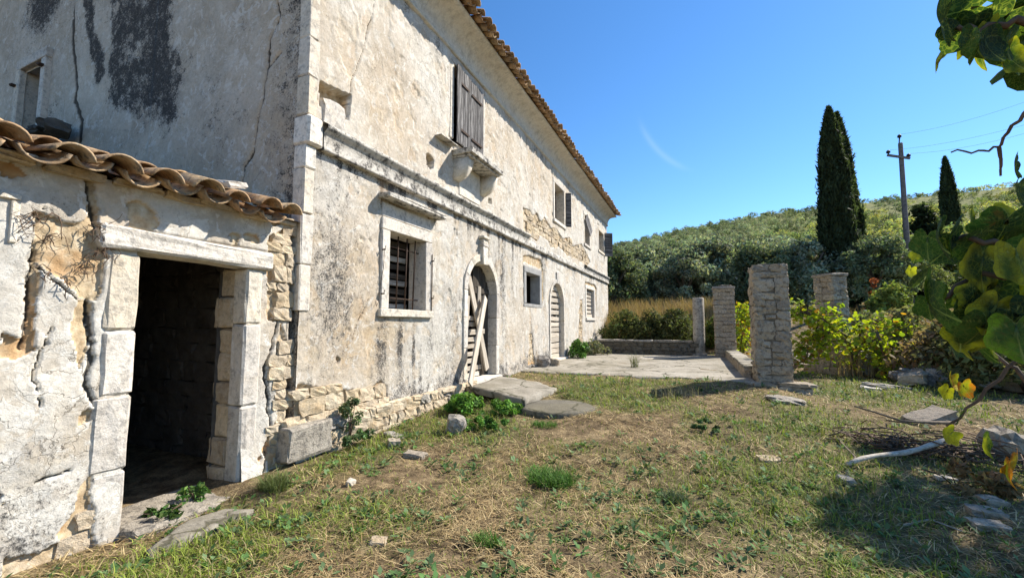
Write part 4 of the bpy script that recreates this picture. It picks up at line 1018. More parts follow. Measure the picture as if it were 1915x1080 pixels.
# ---- loose stones on the ground (x, y from the photo, resting on the soil)
def gpt(px, py, it=4):
    z = .1
    for _ in range(it): p = gnd(px, py, z); z = float(Tb(p[0], p[1]))
    return p[0], p[1], z
def gstone(px, py, size, rot, label, mats=ST_GREY, sink=.3, name='stone'):
    x, y, z = gpt(px, py); return rock(name, (x, y + size[1] * .3, z + size[2] * (.5 - sink)), size, rot, label, mats)
gstone(848, 810, (.26, .22, .24), (.1, .2, .4), 'jagged grey rock at the edge of the bright green weeds', sink=.12)
gstone(772, 855, (.26, .16, .07), (0, .1, .2), 'flat pale stone in the grass in front of the plinth', ST_PIL, .35)
gstone(733, 836, (.16, .13, .11), (.1, .1, .8), 'small stone close to the plinth, below a flat sliver', ST_PIL, .2)
gstone(735, 818, (.30, .14, .05), (.05, .15, .1), 'thin flat sliver of stone at the foot of the plinth', ST_GREY, .1)
gstone(653, 908, (.075, .07, .07), (.3, .2, .1), 'small round pebble on dry grass near the house corner', ST_LIME, .2)
gstone(703, 1018, (.12, .08, .035), (.2, .1, .5), 'small pinkish stone chip on straw near the bottom', ST_RUB, .1)
gstone(382, 995, (.10, .07, .06), (.2, .1, .5), 'white stone chip beside the half-buried flat stone', ST_LIME, .1)
gstone(1014, 688, (.34, .34, .34), (.3, .2, .4), 'grey boulder leaning beside the slatted arched door', ST_GREY, .1)
gstone(1036, 686, (.26, .22, .26), (.0, .2, .1), 'squared block to the right of the grey boulder by the wall', ST_PIL, .1)
gstone(1472, 752, (.5, .42, .09), (.05, .08, .3), 'flat grey flagstone on the grass before the nearest pillar', ST_GREY, .2)
gstone(1632, 702, (.75, .7, .55), (.2, .3, .5), 'dark lichen-covered boulder at the foot of the yellow vine', ST_GREY, .15)
gstone(1660, 728, (1.0, .32, .12), (.0, .12, .5), 'long grey slab lying below the dark boulder', ST_GREY, .2)
gstone(1632, 730, (.34, .22, .08), (.1, .1, .1), 'small white flat stone beside the long grey slab', ST_LIME, .2)
gstone(1745, 790, (.62, .34, .16), (.1, -.25, .5), 'tilted pale stone slab on the grass at the right', ST_PIL, .25)
gstone(1585, 905, (.14, .12, .07), (.2, .1, .3), 'small dark stone below the bleached log end', ST_GREY, .2)
gstone(1770, 898, (.18, .09, .04), (0, .1, .3), 'small bleached stone right of the log', ST_LIME, .2)
for k, (px, py, sx, sy, sz, lb) in enumerate([(1850, 965, .22, .14, .06, 'upper pale block of the three at the right edge'), (1855, 990, .22, .14, .05, 'middle pale block of the three at the right edge'), (1860, 945, .17, .14, .07, 'rear grey block of the three at the right edge')]):
    gstone(px, py, (sx, sy, sz), (.05, .02, .1 * k), lb, ST_PIL, .25)
gstone(1893, 860, (.36, .3, .32), (.2, .1, .3), 'grey upright stone behind the orange vine leaf', ST_GREY, .1)
gstone(1440, 862, (.22, .16, .05), (.1, 0, .4), 'flat tan stone sunk in the middle of the lawn', ST_RUB, .35)
# ruined dry wall at the right
ruin = thing('ruined_wall', (12.5, 12.0, .2), 'collapsed dry stone wall along the right edge of the yard', 'wall')
for k in range(70):
    t = rf.random(); px = 1690 + 330 * t; py = 712 + 22 * t + rf.uniform(-12, 10); x, y, z = gpt(px, py); s_ = rf.uniform(.22, .6)
    inst('stone', rf.choice(ST_GREY if rf.random() < .6 else ST_RUB), ruin, (x, y, z + s_ * .18 + rf.uniform(0, .15)), (s_ * 1.3, s_, s_ * .6), (rf.uniform(-.3, .3), rf.uniform(-.3, .3), rf.uniform(0, 3)))
rw2 = thing('rubble_wall', (7.6, 14, .2), 'dark low rubble wall under the yellow vine', 'wall')
for k in range(60):
    px = 1478 + 150 * rf.random(); py = 692 - rf.uniform(0, 20); x, y, z = gpt(px, py + 4); s_ = rf.uniform(.2, .42)
    inst('stone', rf.choice(ST_GREY), rw2, (x, y + .6, z + rf.uniform(.02, .35)), (s_ * 1.2, s_, s_ * .6), (rf.uniform(-.2, .2), rf.uniform(-.2, .2), rf.uniform(0, 3)))
# bleached log and dead twigs
x0, y0, z0 = gpt(1585, 880); x1, y1, z1 = gpt(1790, 850)
pts = []; rad_ = []
for k in range(9):
    t = k / 8; pts.append((x0 + (x1 - x0) * t, y0 + (y1 - y0) * t + .02 * math.sin(5 * t), z0 + .07 + (z1 - z0 + .10) * t + .02 * math.sin(9 * t))); rad_.append(.020 + .012 * t + .004 * math.sin(17 * t))
Vt, Ft = tube(pts, rad_, 9); lg = part('bleached_log', mesh_np('bleached_log', Vt, Ft, M_LOG), None, None, pts[4]); tag(lg, 'long bleached log lying on the grass at the right', 'log')
def twig(name, pxs, r, label, mat=M_BARK, lift=.12):
    P3 = []
    for i, (a, b) in enumerate(pxs): x, y, z = gpt(a, b); P3.append((x, y, z + lift * (.3 + i / len(pxs))))
    Vt, Ft = tube(P3, list(np.linspace(r, r * .5, len(P3))), 6); return tag(part(name, mesh_np(name, Vt, Ft, mat), None, None, P3[0]), label, 'branch')
twig('dead_branch', [(1790, 800), (1730, 805), (1690, 812), (1640, 800), (1600, 795)], .022, 'thin dead branch arching above the dark brush pile', M_BARK, .25)
twig('dead_branch', [(1560, 815), (1600, 860), (1580, 900)], .012, 'short dead stick beside the log end', M_BARK, .05)
twig('dead_branch', [(1690, 985), (1740, 975), (1800, 1000)], .010, 'dry stalk crossing the shaded grass near the pale blocks', M_WOODL, .03)

# ================================================================== plants
def cards(P, size, nrm, col, rng, asp=2.3, up=None):
    """one folded-free leaf quad per point; nrm = preferred facing"""
    n = len(P); a = rng.normal(size=(n, 3)); 
    if up is not None: a = a * .5 + up
    nn = nrm + rng.normal(size=(n, 3)) * .8; nn /= np.linalg.norm(nn, axis=1, keepdims=True) + 1e-9
    a = a - nn * np.sum(a * nn, 1, keepdims=True); a /= np.linalg.norm(a, axis=1, keepdims=True) + 1e-9
    b = np.cross(nn, a); s = np.asarray(size).reshape(-1, 1) * np.ones((n, 1))
    V = np.stack([P - a * s * asp * .5, P + b * s * .5 - a * s * .1, P + a * s * asp * .5, P - b * s * .5 - a * s * .1], 1).reshape(-1, 3)
    F = np.arange(4 * n).reshape(n, 4); C = np.repeat(col, 4, 0); return V, F, C
def crown(rng, rx, ry, rz, nclump, ncard, size, base, var=.25, cr=.45, low=.45):
    """leafy crown: clumps spread over an uneven ellipsoid, leaf cards spread on each clump"""
    d = rng.normal(size=(nclump, 3)); d /= np.linalg.norm(d, axis=1, keepdims=True); d[:, 2] = np.abs(d[:, 2]) * (1 + low) - low
    rad = rng.uniform(.45, 1.0, (nclump, 1)) ** .6
    cc = d * rad * np.array([rx, ry, rz]); cs = rng.uniform(.6, 1.25, nclump) * cr
    k = rng.integers(0, nclump, ncard); e = rng.normal(size=(ncard, 3)); e /= np.linalg.norm(e, axis=1, keepdims=True)
    P = cc[k] + e * (cs[k] * rng.uniform(.35, 1.0, ncard) ** .5)[:, None] * np.array([1, 1, .8])
    tone = (1 + var * rng.normal(size=nclump))[k] * (1 + .22 * rng.normal(size=ncard))
    col = np.clip(np.asarray(base) * np.clip(tone, .35, 1.9)[:, None], .004, 1)
    col[:, 0] *= (1 + .12 * rng.normal(size=ncard)).clip(.6, 1.6)
    return cards(P, size * rng.uniform(.6, 1.3, ncard), e + np.array([0, 0, .4]), col, rng)
rngp = np.random.default_rng(5)
OL = (.26, .285, .20); OLD = (.16, .19, .11); YG = (.42, .40, .12); SCR = (.22, .25, .10); DK = (.04, .058, .028)
def trunk_mesh(h, r, rng, forks=3, spread=.8):
    Vs = []; Fq = []; Ft_ = []; base = 0
    def add(pts, rad):
        nonlocal base
        v, (f, t) = tube(pts, rad, 7); Vs.append(v); Fq.append(f + base); Ft_.append(t + base); base += len(v)
    j = h * .45; add([(0, 0, -.3), (.05, .02, j * .5), (.0, .06, j)], [r * 1.3, r, r * .8])
    for k in range(forks):
        a = 2 * math.pi * k / forks + rng.uniform(-.5, .5); add([(0, .05, j * .9), (spread * .4 * math.cos(a), spread * .4 * math.sin(a), j + h * .25), (spread * math.cos(a), spread * math.sin(a), j + h * .6)], [r * .7, r * .45, r * .18])
    return mesh_np('trunk', np.concatenate(Vs), [np.concatenate(Fq), np.concatenate(Ft_)], M_BARK)
TRK = [trunk_mesh(3.2, .2, rngp, 4, 1.1) for _ in range(2)]
def olive_crown(i, base, n=13000):
    r = np.random.default_rng(900 + i); v, f, c = crown(r, 2.2, 2.2, 1.9, 80, n, .095, base, .32, .58, .9); v[:, 2] += 2.35
    return mesh_np('crown', v, f, M_FOL, c)
CROWN = [olive_crown(0, OL), olive_crown(1, OL), olive_crown(2, OLD), olive_crown(3, YG), olive_crown(4, SCR)]
def tree(name, x, y, s, cr, label, group=None, cat='tree', sz=1.0, rz=None):
    z = float(T(x, y)); t = thing(name, (x, y, z), label, cat, group); rz = random.uniform(0, 6.28) if rz is None else rz
    inst('trunk', random.choice(TRK), t, (x, y, z), (s, s, s * sz), (0, 0, rz)); inst('crown', CROWN[cr], t, (x, y, z), (s, s, s * sz), (0, 0, rz)); return t
# front row of olives behind the terrace, from the house towards the right
row = [(1150, 27.5, 1.0, 2), (1192, 30, 1.05, 0), (1238, 31, 1.1, 1), (1282, 28.5, .95, 0), (1325, 30.5, 1.15, 1), (1372, 31, 1.1, 0), (1418, 29, 1.0, 2), (1462, 31, 1.1, 1), (1505, 30, 1.05, 0), (1640, 29, .95, 2), (1690, 32, .9, 4)]
ordn = ['first', 'second', 'third', 'fourth', 'fifth', 'sixth', 'seventh', 'eighth', 'ninth', 'tenth', 'eleventh', 'twelfth', 'thirteenth']
for k, (px, Y, s, c) in enumerate(row):
    x = float(aty(px, 560, Y)[0]); tree('olive_tree', x, Y, s, c, f'grey-green olive tree, {ordn[k]} from the house in the front row behind the terrace' if k < 9 else f'{"dark" if k == 9 else "small"} olive tree right of the tall cypresses{"" if k == 9 else ", beside the power pole"}', 'front row of olive trees')
row2 = [(1175, 38, 1.1, 1), (1222, 39, 1.15, 0), (1268, 40, 1.2, 2), (1318, 38, 1.1, 0), (1362, 40, 1.2, 1), (1408, 39, 1.15, 0), (1455, 40, 1.2, 0), (1500, 41, 1.2, 4), (1655, 40, 1.1, 3), (1705, 42, 1.1, 4), (1765, 38, 1.0, 3), (1820, 40, 1.1, 4), (1880, 38, 1.1, 3)]
for k, (px, Y, s, c) in enumerate(row2):
    x = float(aty(px, 540, Y)[0]); tree('olive_tree', x, Y, s, c, f'bushy olive tree, {ordn[k]} from the house in the partly hidden second row', 'second row of olive trees')
# trees one can pick out on the ridge
for px, py, Y, s, c, lb in [(1265, 425, 280, 2.3, 2, 'dark round tree alone on the ridge nearest the house'), (1478, 392, 294, 1.8, 2, 'small round tree on the skyline left of the cypresses'), (1350, 405, 290, 1.6, 2, 'low bushy tree on the skyline between two ridge trees'), (1728, 372, 225, 2.7, 4, 'broad spreading tree on the ridge right of the power pole'), (1430, 398, 292, 1.5, 4, 'pale small tree on the ridge skyline left of the round tree')]:
    x = float(aty(px, py, Y)[0]); rt_ = tree('ridge_tree', x, Y, s * .8, c, lb); rt_.location.z -= 2.6 * s * .8
# the wood that covers the hillside, one mass
Vs = []; Fs = []; Cs = []; base = 0; rw = np.random.default_rng(77); protos = []
for k in range(6): protos.append(crown(np.random.default_rng(300 + k), 1.0, 1.0, .85, 30, 560, .085, (1, 1, 1), .30, .36, .55))
for k in range(6): protos.append(crown(np.random.default_rng(320 + k), 1.0, 1.0, .85, 20, 210, .125, (1, 1, 1), .34, .34, .4))
y = 44.0
while y < 318:
    stp = 3.4 + .012 * (y - 44); x = -.26 * y - 4
    while x < .66 * y + 6:
        xx = x + rw.uniform(-1.4, 1.4); yy = y + rw.uniform(-1.4, 1.4); s = rw.uniform(1.15, 2.3) * (1 + .0008 * (y - 44)); x += stp * rw.uniform(.8, 1.25)
        nz = fbm(np.array([xx * .03]), np.array([yy * .03]), 401, 3)[0]; rightness = sm(.13, .34, xx / yy + .35 * (nz - .5))
        if rw.random() < .08 + .42 * float(rightness) * (nz < .56): continue
        v, f, c = protos[rw.integers(0, 6) + (6 if yy > 95 else 0)]; a = rw.uniform(0, 6.28); ca, sa = math.cos(a), math.sin(a)
        w_ = np.stack([v[:, 0] * ca - v[:, 1] * sa, v[:, 0] * sa + v[:, 1] * ca, v[:, 2] + .50], -1) * s * np.array([1, 1, rw.uniform(.75, 1.15)])
        w_ += np.array([xx, yy, float(T(xx, yy))])
        bc = np.array(OL) * (1 - rightness) + np.array(YG if rw.random() < .6 else SCR) * rightness
        if rw.random() < .25 + .35 * float(sm(210, 270, yy)): bc = np.array(OLD)
        if rw.random() < .06: bc = np.array(DK) * 1.5
        bc = bc * rw.uniform(.5, 1.45)
        Vs.append(w_); Fs.append(f + base); Cs.append(c * bc); base += len(v)
    y += stp * .9
wood = part('hillside_wood', mesh_np('hillside_wood', np.concatenate(Vs), np.concatenate(Fs), M_FOL, np.concatenate(Cs)), None)
wood['kind'] = 'stuff'; wood['label'] = 'dense olive and scrub wood covering the hillside'; wood['category'] = 'wood'

# cypresses
def cypress(px, Y, top_py, base_w, label, seed, n=15000, lean=0.0, rel=1.0):
    b = aty(px, 590, Y); x = float(b[0]); z = float(T(x, Y)); ztop = float(aty(px, top_py, Y)[2]); h = ztop - z; r = np.random.default_rng(seed)
    t = thing('cypress_tree', (x, Y, z), label, 'tree', 'cypress trees')
    u = r.random(n) ** .85; prof = np.interp(u, [0, .04, .12, .3, .5, .7, .85, .95, 1], [.35, .72, .92, 1.0, .93, .74, .5, .24, .03])
    a = r.uniform(0, 2 * np.pi, n); lump = .66 + .68 * (fbm(a * 3.2 + seed, u * 9, seed, 4)); rr_ = base_w * .5 * prof * lump * r.uniform(.55, 1.0, n) ** .4
    stray = r.random(n) < .04; rr_ = np.where(stray, rr_ * 1.22, rr_)
    P = np.stack([x + rr_ * np.cos(a) + lean * u * h, Y + rr_ * np.sin(a), z + .3 + u * (h - .35)], -1)
    nr_ = np.stack([np.cos(a), np.sin(a), 0 * a + .1], -1); tone = (.55 + .9 * fbm(a * 3, u * 22, seed + 5, 3)) * (1 + .25 * r.normal(size=n))
    col = np.array([.046, .062, .028]) * tone.clip(.3, 2)[:, None]
    v, f, c = cards(P, .10 * r.uniform(.6, 1.5, n), nr_, col, r, 3.6, np.array([0, 0, 2.0]) + nr_ * .5)
    part('crown', mesh_np('crown', v, f, M_FOL, c), t)
    Vt, Ft = tube([(x, Y, z - .3), (x + lean * h * .5, Y, z + h * .5), (x + lean * h * .95, Y, z + h * .95)], [.2, .12, .02], 7); part('trunk', mesh_np('trunk', Vt, Ft, M_BARK), t)
cypress(1580, 30, 196, 1.72, 'tallest dark cypress, left of the pair behind the pillars', 61, 22000, -.012)
cypress(1600, 31.0, 206, 1.45, 'slightly shorter cypress close behind the tallest one', 62, 17000, -.022)
cypress(1795, 48, 290, 1.35, 'slim distant cypress right of the power pole', 63, 9000, -.008)
# dark pine beside the pole
def conifer(px, Y, top_py, w_, label, seed, n=7000):
    b = aty(px, 590, Y); x = float(b[0]); z = float(T(x, Y)); h = float(aty(px, top_py, Y)[2]) - z; r = np.random.default_rng(seed); t = thing('pine_tree', (x, Y, z), label, 'tree')
    Ps = []
    for k in range(42):
        u = .12 + .85 * k / 42; a = r.uniform(0, 6.28); L = w_ * .5 * (1 - u) ** .75 * r.uniform(.6, 1.15) + .15; m = int(n / 42); q = r.random(m) ** .7
        c0 = np.stack([q * L * math.cos(a), q * L * math.sin(a), u * h - .18 * q * L], -1) + r.normal(size=(m, 3)) * np.array([.18, .18, .14]) * (.4 + .6 * q)[:, None]; Ps.append(c0)
    P = np.concatenate(Ps) + np.array([x, Y, z]); col = np.array([.026, .038, .018]) * (1 + .3 * r.normal(size=(len(P), 1))).clip(.4, 1.8)
    v, f, c = cards(P, .14 * r.uniform(.6, 1.3, len(P)), np.array([0, 0, .6]), np.repeat(col, 1, 0), r, 2.2); part('crown', mesh_np('crown', v, f, M_FOL, c), t)
    Vt, Ft = tube([(x, Y, z - .3), (x, Y, z + h * .95)], [.16, .02], 7); part('trunk', mesh_np('trunk', Vt, Ft, M_BARK), t)
conifer(1738, 34, 378, 3.0, 'dark ragged pine just right of the power pole', 71)

# power pole with crossarm, insulators and wires
pb = aty(1706, 600, 30.0); pt_ = aty(1683, 258, 30.0); pz = float(T(pb[0], 30.0))
pole = thing('power_pole', (pb[0], 30, pz), 'leaning wooden power pole with a crossarm and three insulators', 'pole')
Vt, Ft = tube([(pb[0], 30, pz - .3), ((pb[0] + pt_[0]) / 2, 30, (pz + pt_[2]) / 2), (pt_[0], 30, pt_[2] - .35), (pt_[0], 30, pt_[2] - .3)], [.15, .125, .105, .1], 10); part('shaft', mesh_np('shaft', Vt, Ft, M_POLE), pole)
ca = aty(1659, 290, 29.85); cb = aty(1702, 296, 29.85)
plank('crossarm', pole, ca, cb, .12, .09, M_POLE, (0, 1, 0))
INS = [np.array(ca) + [.06, 0, .12], np.array(cb) + [-.06, 0, .12], np.array(pt_) + [-.02, 0, .05]]
plank('pin', pole, (pt_[0] - .08, 30, pt_[2] - .55), (pt_[0] - .02, 30, pt_[2]), .05, .04, M_IRON, (0, 1, 0))
for q in INS:
    Vt, Ft = tube([q + [0, 0, -.1], q + [0, 0, -.02], q, q + [0, 0, .1], q + [0, 0, .16]], [.03, .05, .10, .09, .03], 9); part('insulator', mesh_np('insulator', Vt, Ft, M_GLASS), pole)
for i, (q, (ex, ey)) in enumerate(zip(INS, [(1960, 228), (1960, 244), (1960, 182)])):
    e = aty(ex, ey, 24.0); W = []
    for k in range(17):
        t = k / 16; W.append(q + (e - q) * t + np.array([0, 0, .16 - .9 * 4 * t * (1 - t) * .25]))
    Vt, Ft = tube(W, [.006] * 17, 4); tag(part('power_line', mesh_np('power_line', Vt, Ft, M_WIRE), None, None, q), ['lowest thin wire running right from the power pole', 'middle thin wire running right from the power pole', 'topmost thin wire running right from the power pole'][[0, 1, 2][i]], 'wire', 'power lines')

# ---- hedge of brambles and dry grass beyond the terrace, shrubs on the right bank
def bush(name, cx, cy, rx, ry, rz, n, size, base, label, cat='shrub', group=None, stems=5, seed=0, var=.3, cr=.28, z=None, mat=None):
    r = np.random.default_rng(1000 + seed); z = float(T(cx, cy)) if z is None else z
    t = thing(name, (cx, cy, z), label, cat, group)
    v, f, c = crown(r, rx, ry, rz, max(8, n // 90), n, size, base, var, cr * min(rx, ry, rz) * 1.6); v += np.array([cx, cy, z + rz * .45]); v[:, 2] = np.maximum(v[:, 2], z + .01)
    part('foliage', mesh_np('foliage', v, f, mat or M_FOL, c), t)
    Vs, Fq, Ft_ = [], [], []; b0 = 0
    for k in range(stems):
        a = r.uniform(0, 6.28); vv, (fq, ft2) = tube([(cx, cy, z - .05), (cx + rx * .3 * math.cos(a), cy + ry * .3 * math.sin(a), z + rz * .5), (cx + rx * .7 * math.cos(a), cy + ry * .7 * math.sin(a), z + rz * r.uniform(.7, 1.2))], [.02 * rz + .004, .012 * rz + .003, .003], 5)
        Vs.append(vv); Fq.append(fq + b0); Ft_.append(ft2 + b0); b0 += len(vv)
    part('stems', mesh_np('stems', np.concatenate(Vs), [np.concatenate(Fq), np.concatenate(Ft_)], M_TWIG), t); return t
for k, (px, Y, w_, h, c, lb) in enumerate([(1165, 20.2, 1.0, 1.15, (.10, .115, .042), 'dark bramble bush behind the parapet, next to the house'), (1215, 20.0, 1.05, 1.1, (.12, .13, .05), 'bramble bush behind the middle of the parapet'), (1262, 20.3, 1.0, 1.15, (.105, .115, .045), 'bramble bush behind the parapet, left of the round post'), (1352, 20.6, .8, 1.0, (.12, .15, .035), 'yellow-green shrub glimpsed between round post and pillars')]):
    p = aty(px, 620, Y); bush('bramble_bush', p[0], Y, w_, .8, h, 5200, .06, c, lb, 'shrub', None, 8, 20 + k)
for k, (px, py, Y, w_, h, c, n, lb) in enumerate([(1610, 610, 17.5, .9, 1.2, (.17, .19, .085), 2600, 'grey-green shrub just right of the vine-wrapped pillar'), (1655, 640, 16.0, 1.0, 1.1, (.25, .22, .115), 2800, 'pale dry shrub behind the yellow vine'), (1715, 640, 15.0, 1.1, 1.2, (.21, .205, .10), 3000, 'dusty shrub on the bank below the power pole'), (1780, 655, 13.5, 1.1, 1.1, (.25, .175, .10), 3000, 'brownish dry shrub on the right bank'), (1850, 650, 13, 1.2, 1.5, (.15, .145, .07), 3200, 'dark shrub on the bank behind the hanging vine leaves'), (1915, 640, 12, 1.2, 1.6, (.13, .135, .06), 3200, 'dark shrub at the right edge behind the vine'), (1668, 565, 24, .8, 1.0, (.24, .28, .075), 3600, 'bright green bush below the power pole'), (1600, 580, 21, .5, .8, (.09, .12, .035), 2600, 'green shrub at the foot of the cypresses')]):
    p = aty(px, py, Y); bush('bank_shrub', p[0], Y, w_, .9, h, n, .075 if Y < 18 else .1, c, lb, 'shrub', None, 7, 40 + k)
p = aty(1632, 552, 24.5); bush('red_shrub', p[0], 24.5, .35, .3, 1.2, 260, .08, (.20, .06, .03), 'small reddish shrub left of the bright green bush', 'shrub', None, 3, 55)

# ---- generic blades of grass
def blades(P, L, wd, lean, col, rng, curl=.6):
    """two-segment tapering blades rooted at P"""
    n = len(P); a = rng.uniform(0, 2 * np.pi, n); dr = np.stack([np.cos(a), np.sin(a), np.zeros(n)], -1); sd = np.stack([-np.sin(a), np.cos(a), np.zeros(n)], -1)
    L = np.asarray(L).reshape(-1, 1) * np.ones((n, 1)); w_ = np.asarray(wd).reshape(-1, 1) * np.ones((n, 1)); le = np.asarray(lean).reshape(-1, 1) * np.ones((n, 1))
    up = np.array([0, 0, 1.0]); m1 = P + (up * np.cos(le) + dr * np.sin(le)) * L * .5; l2 = np.minimum(le + curl, 1.9); m2 = m1 + (up * np.cos(l2) + dr * np.sin(l2)) * L * .5
    V = np.stack([P - sd * w_ * .5, P + sd * w_ * .5, m1 - sd * w_ * .4, m1 + sd * w_ * .4, m2 - sd * w_ * .07, m2 + sd * w_ * .07], 1).reshape(-1, 3)
    I = np.arange(n)[:, None] * 6; F = np.concatenate([I + np.array([0, 1, 3, 2]), I + np.array([2, 3, 5, 4])]); return V, F, np.repeat(col, 6, 0)
rg = np.random.default_rng(99)
def on_soil(x, y):
    k = ~((x < .16) & (y > 3.3)) & ~((x < .02) & (y < 3.6)) & ~((x > .1) & (x < 5.55) & (y > 10.3) & (y < 18.1)) & (np.hypot(x - CAM[0], y) > .75)
    k &= ~inpoly(x, y, [tuple(p) for p in s1]) & (np.hypot(x - cR[0], y - cR[1]) > .6)
    return k
def scatter(n, rmin, rmax, a0=-62, a1=66, pw=1.0):
    r = rmin * (rmax / rmin) ** rg.random(n); a = np.radians(rg.uniform(a0, a1, n)) - YAW
    x = CAM[0] + r * np.sin(a); y = r * np.cos(a); k = on_soil(x, y) & (y > -.5); return x[k], y[k], r[k]
# straw: dry stems lying flat
x, y, r = scatter(125000, 1.7, 17); g = green(x, y); k = rg.random(len(x)) > .55 * g; bare = fbm(x * 1.7, y * 1.7, 450, 4); k &= rg.random(len(x)) < sm(.36, .60, bare) * .85 + .12 + .1 * sm(4, 8, y); x, y, r = x[k], y[k], r[k]
P = np.stack([x, y, Tb(x, y) + rg.uniform(.0, .025, len(x))], -1); n = len(x); t = rg.random((n, 1))
col = (np.array([.34, .22, .10]) * (1 - t) + np.array([.70, .55, .30]) * t) * rg.uniform(.3, 1.2, (n, 1))
v, f, c = blades(P, rg.uniform(.03, .13, n) * (1 + .05 * r), .0022 + .0009 * r * rg.uniform(.6, 1.2, n), rg.uniform(1.15, 1.5, n), col, rg, .15)
st = part('dry_straw', mesh_np('dry_straw', v, f, M_GRASS, c), None); st['kind'] = 'stuff'; st['label'] = 'dry cut straw lying over the yard'; st['category'] = 'straw'
# green grass blades
x, y, r = scatter(185000, 1.7, 19); g = green(x, y); k = rg.random(len(x)) < .05 + .95 * g; x, y, r, g = x[k], y[k], r[k], g[k]
n = len(x); P = np.stack([x, y, Tb(x, y) - .005], -1); t = rg.random((n, 1)); cool = fbm(x * .7, y * .7, 451, 3)[:, None]
col = (np.array([.14, .19, .025]) * (1 - t) + np.array([.30, .35, .06]) * t) * (1 - cool * .25) + np.array([.09, .13, .06]) * cool * .25; col *= rg.uniform(.55, 1.45, (n, 1))
dry = rg.random(n) < .22; col[dry] = np.array([.30, .25, .12]) * rg.uniform(.6, 1.2, (dry.sum(), 1))
v, f, c = blades(P, rg.uniform(.025, .10, n) * (.6 + .8 * g) * (1 + .04 * r), .003 + .0010 * r * rg.uniform(.6, 1.2, n), rg.uniform(.1, 1.1, n), col, rg, .7)
gs = part('green_grass', mesh_np('green_grass', v, f, M_GRASS, c), None); gs['kind'] = 'stuff'; gs['label'] = 'short green grass growing in patches over the yard'; gs['category'] = 'grass'
# low broad-leaved weeds
x, y, r = scatter(4600, 1.8, 13); g = green(x, y); k = rg.random(len(x)) < (.14 + .6 * g); x, y, r = x[k], y[k], r[k]; Vs = []; Cs = []; m = 0
for xi, yi, ri in zip(x, y, r):
    nl = rg.integers(6, 15); a = rg.uniform(0, 6.28, nl); L = rg.uniform(.025, .06, nl) * (1 + .03 * ri); z0 = float(Tb(xi, yi)) + .005; tl = rg.uniform(.1, .9, nl); bc = np.array([.08, .15, .045]) * rg.uniform(.6, 1.6) if rg.random() < .6 else np.array([.13, .20, .085]) * rg.uniform(.7, 1.3)
    d = np.stack([np.cos(a) * np.cos(tl), np.sin(a) * np.cos(tl), np.sin(tl)], -1); s = np.stack([-np.sin(a), np.cos(a), 0 * a], -1); b0 = np.array([xi, yi, z0]) + d * rg.uniform(.0, .05, (nl, 1))
    q = np.stack([b0, b0 + d * L[:, None] * .55 + s * L[:, None] * .3, b0 + d * L[:, None] * 1.1 - [0, 0, .004], b0 + d * L[:, None] * .55 - s * L[:, None] * .3], 1); Vs.append(q.reshape(-1, 3)); Cs.append(np.repeat(bc * rg.uniform(.7, 1.25, (nl, 1)), 4, 0))
V = np.concatenate(Vs); wd_ = part('low_weeds', mesh_np('low_weeds', V, np.arange(len(V)).reshape(-1, 4), M_GRASS, np.concatenate(Cs)), None); wd_['kind'] = 'stuff'; wd_['label'] = 'low broad-leaved weeds scattered through the grass'; wd_['category'] = 'weeds'
# dry tall grass behind the parapet and on the bank
xs_, ys_ = [], []
for (px0, px1, Y0, Y1, n) in ((1120, 1400, 21.2, 26, 12000), (1560, 1960, 14, 24, 9000)):
    Y = rg.uniform(Y0, Y1, n); px = rg.uniform(px0, px1, n); xs_ += [float(aty(a, 600, b)[0]) for a, b in zip(px, Y)]; ys_ += list(Y)
x = np.array(xs_); y = np.array(ys_); n = len(x); P = np.stack([x, y, T(x, y)], -1); t = rg.random((n, 1)); col = (np.array([.46, .29, .16]) * (1 - t) + np.array([.36, .29, .13]) * t) * rg.uniform(.5, 1.2, (n, 1))
v, f, c = blades(P, rg.uniform(.5, 1.25, n) * np.where(x < 6, .92, .65), .022, rg.uniform(.0, .35, n), col, rg, .4)
dg = part('tall_dry_grass', mesh_np('tall_dry_grass', v, f, M_GRASS, c), None); dg['kind'] = 'stuff'; dg['label'] = 'tall dry grass beyond the terrace and on the bank'; dg['category'] = 'grass'

# ---- single plants
def tuft(name, px, py, rad_, h, n, base, label, wd=.006, lean=(.05, .8), cat='grass tuft', z=None, pos=None):
    x, y, zz = pos if pos is not None else gpt(px, py); r = np.random.default_rng(int(px * 7 + py)); a = r.uniform(0, 6.28, n); q = np.sqrt(r.random(n)) * rad_
    P = np.stack([x + q * np.cos(a), y + q * np.sin(a) * .7, np.full(n, zz - .01)], -1); col = np.array(base) * r.uniform(.55, 1.35, (n, 1))
    v, f, c = blades(P, r.uniform(.5, 1.1, n) * h, wd * r.uniform(.7, 1.3, n), r.uniform(*lean, n), col, r, .7)
    return tag(part(name, mesh_np(name, v, f, M_GRASS, c), None, None, (x, y, zz)), label, cat)
GR = (.095, .19, .035)
tuft('grass_tuft', 1030, 905, .24, .21, 900, GR, 'large green grass tuft in the middle of the yard', .007)
tuft('grass_tuft', 910, 1018, .09, .13, 260, GR, 'small spiky green tuft near the bottom centre', .005)
tuft('grass_tuft', 512, 915, .16, .22, 420, (.12, .15, .05), 'grass tuft at the foot of the right door jamb', .005)
tuft('grass_tuft', 1018, 795, .20, .11, 330, GR, 'low green tuft in front of the round slab', .006)
tuft('grass_tuft', 1265, 935, .13, .12, 260, (.09, .13, .06), 'grey-green tuft right of the large grass tuft', .006)
tuft('terrace_weed', 1187, 690, .10, .5, 60, (.16, .17, .08), 'thin dry weed growing up through the terrace', .010, (.0, .35), 'weed', pos=(*gnd(1187, 686, TZ)[:2], TZ))
tuft('dry_stalks', 1265, 742, .45, .35, 70, (.34, .29, .17), 'sparse dry stalks in the shadow of the nearest pillar', .006, (0, .5), 'weed')
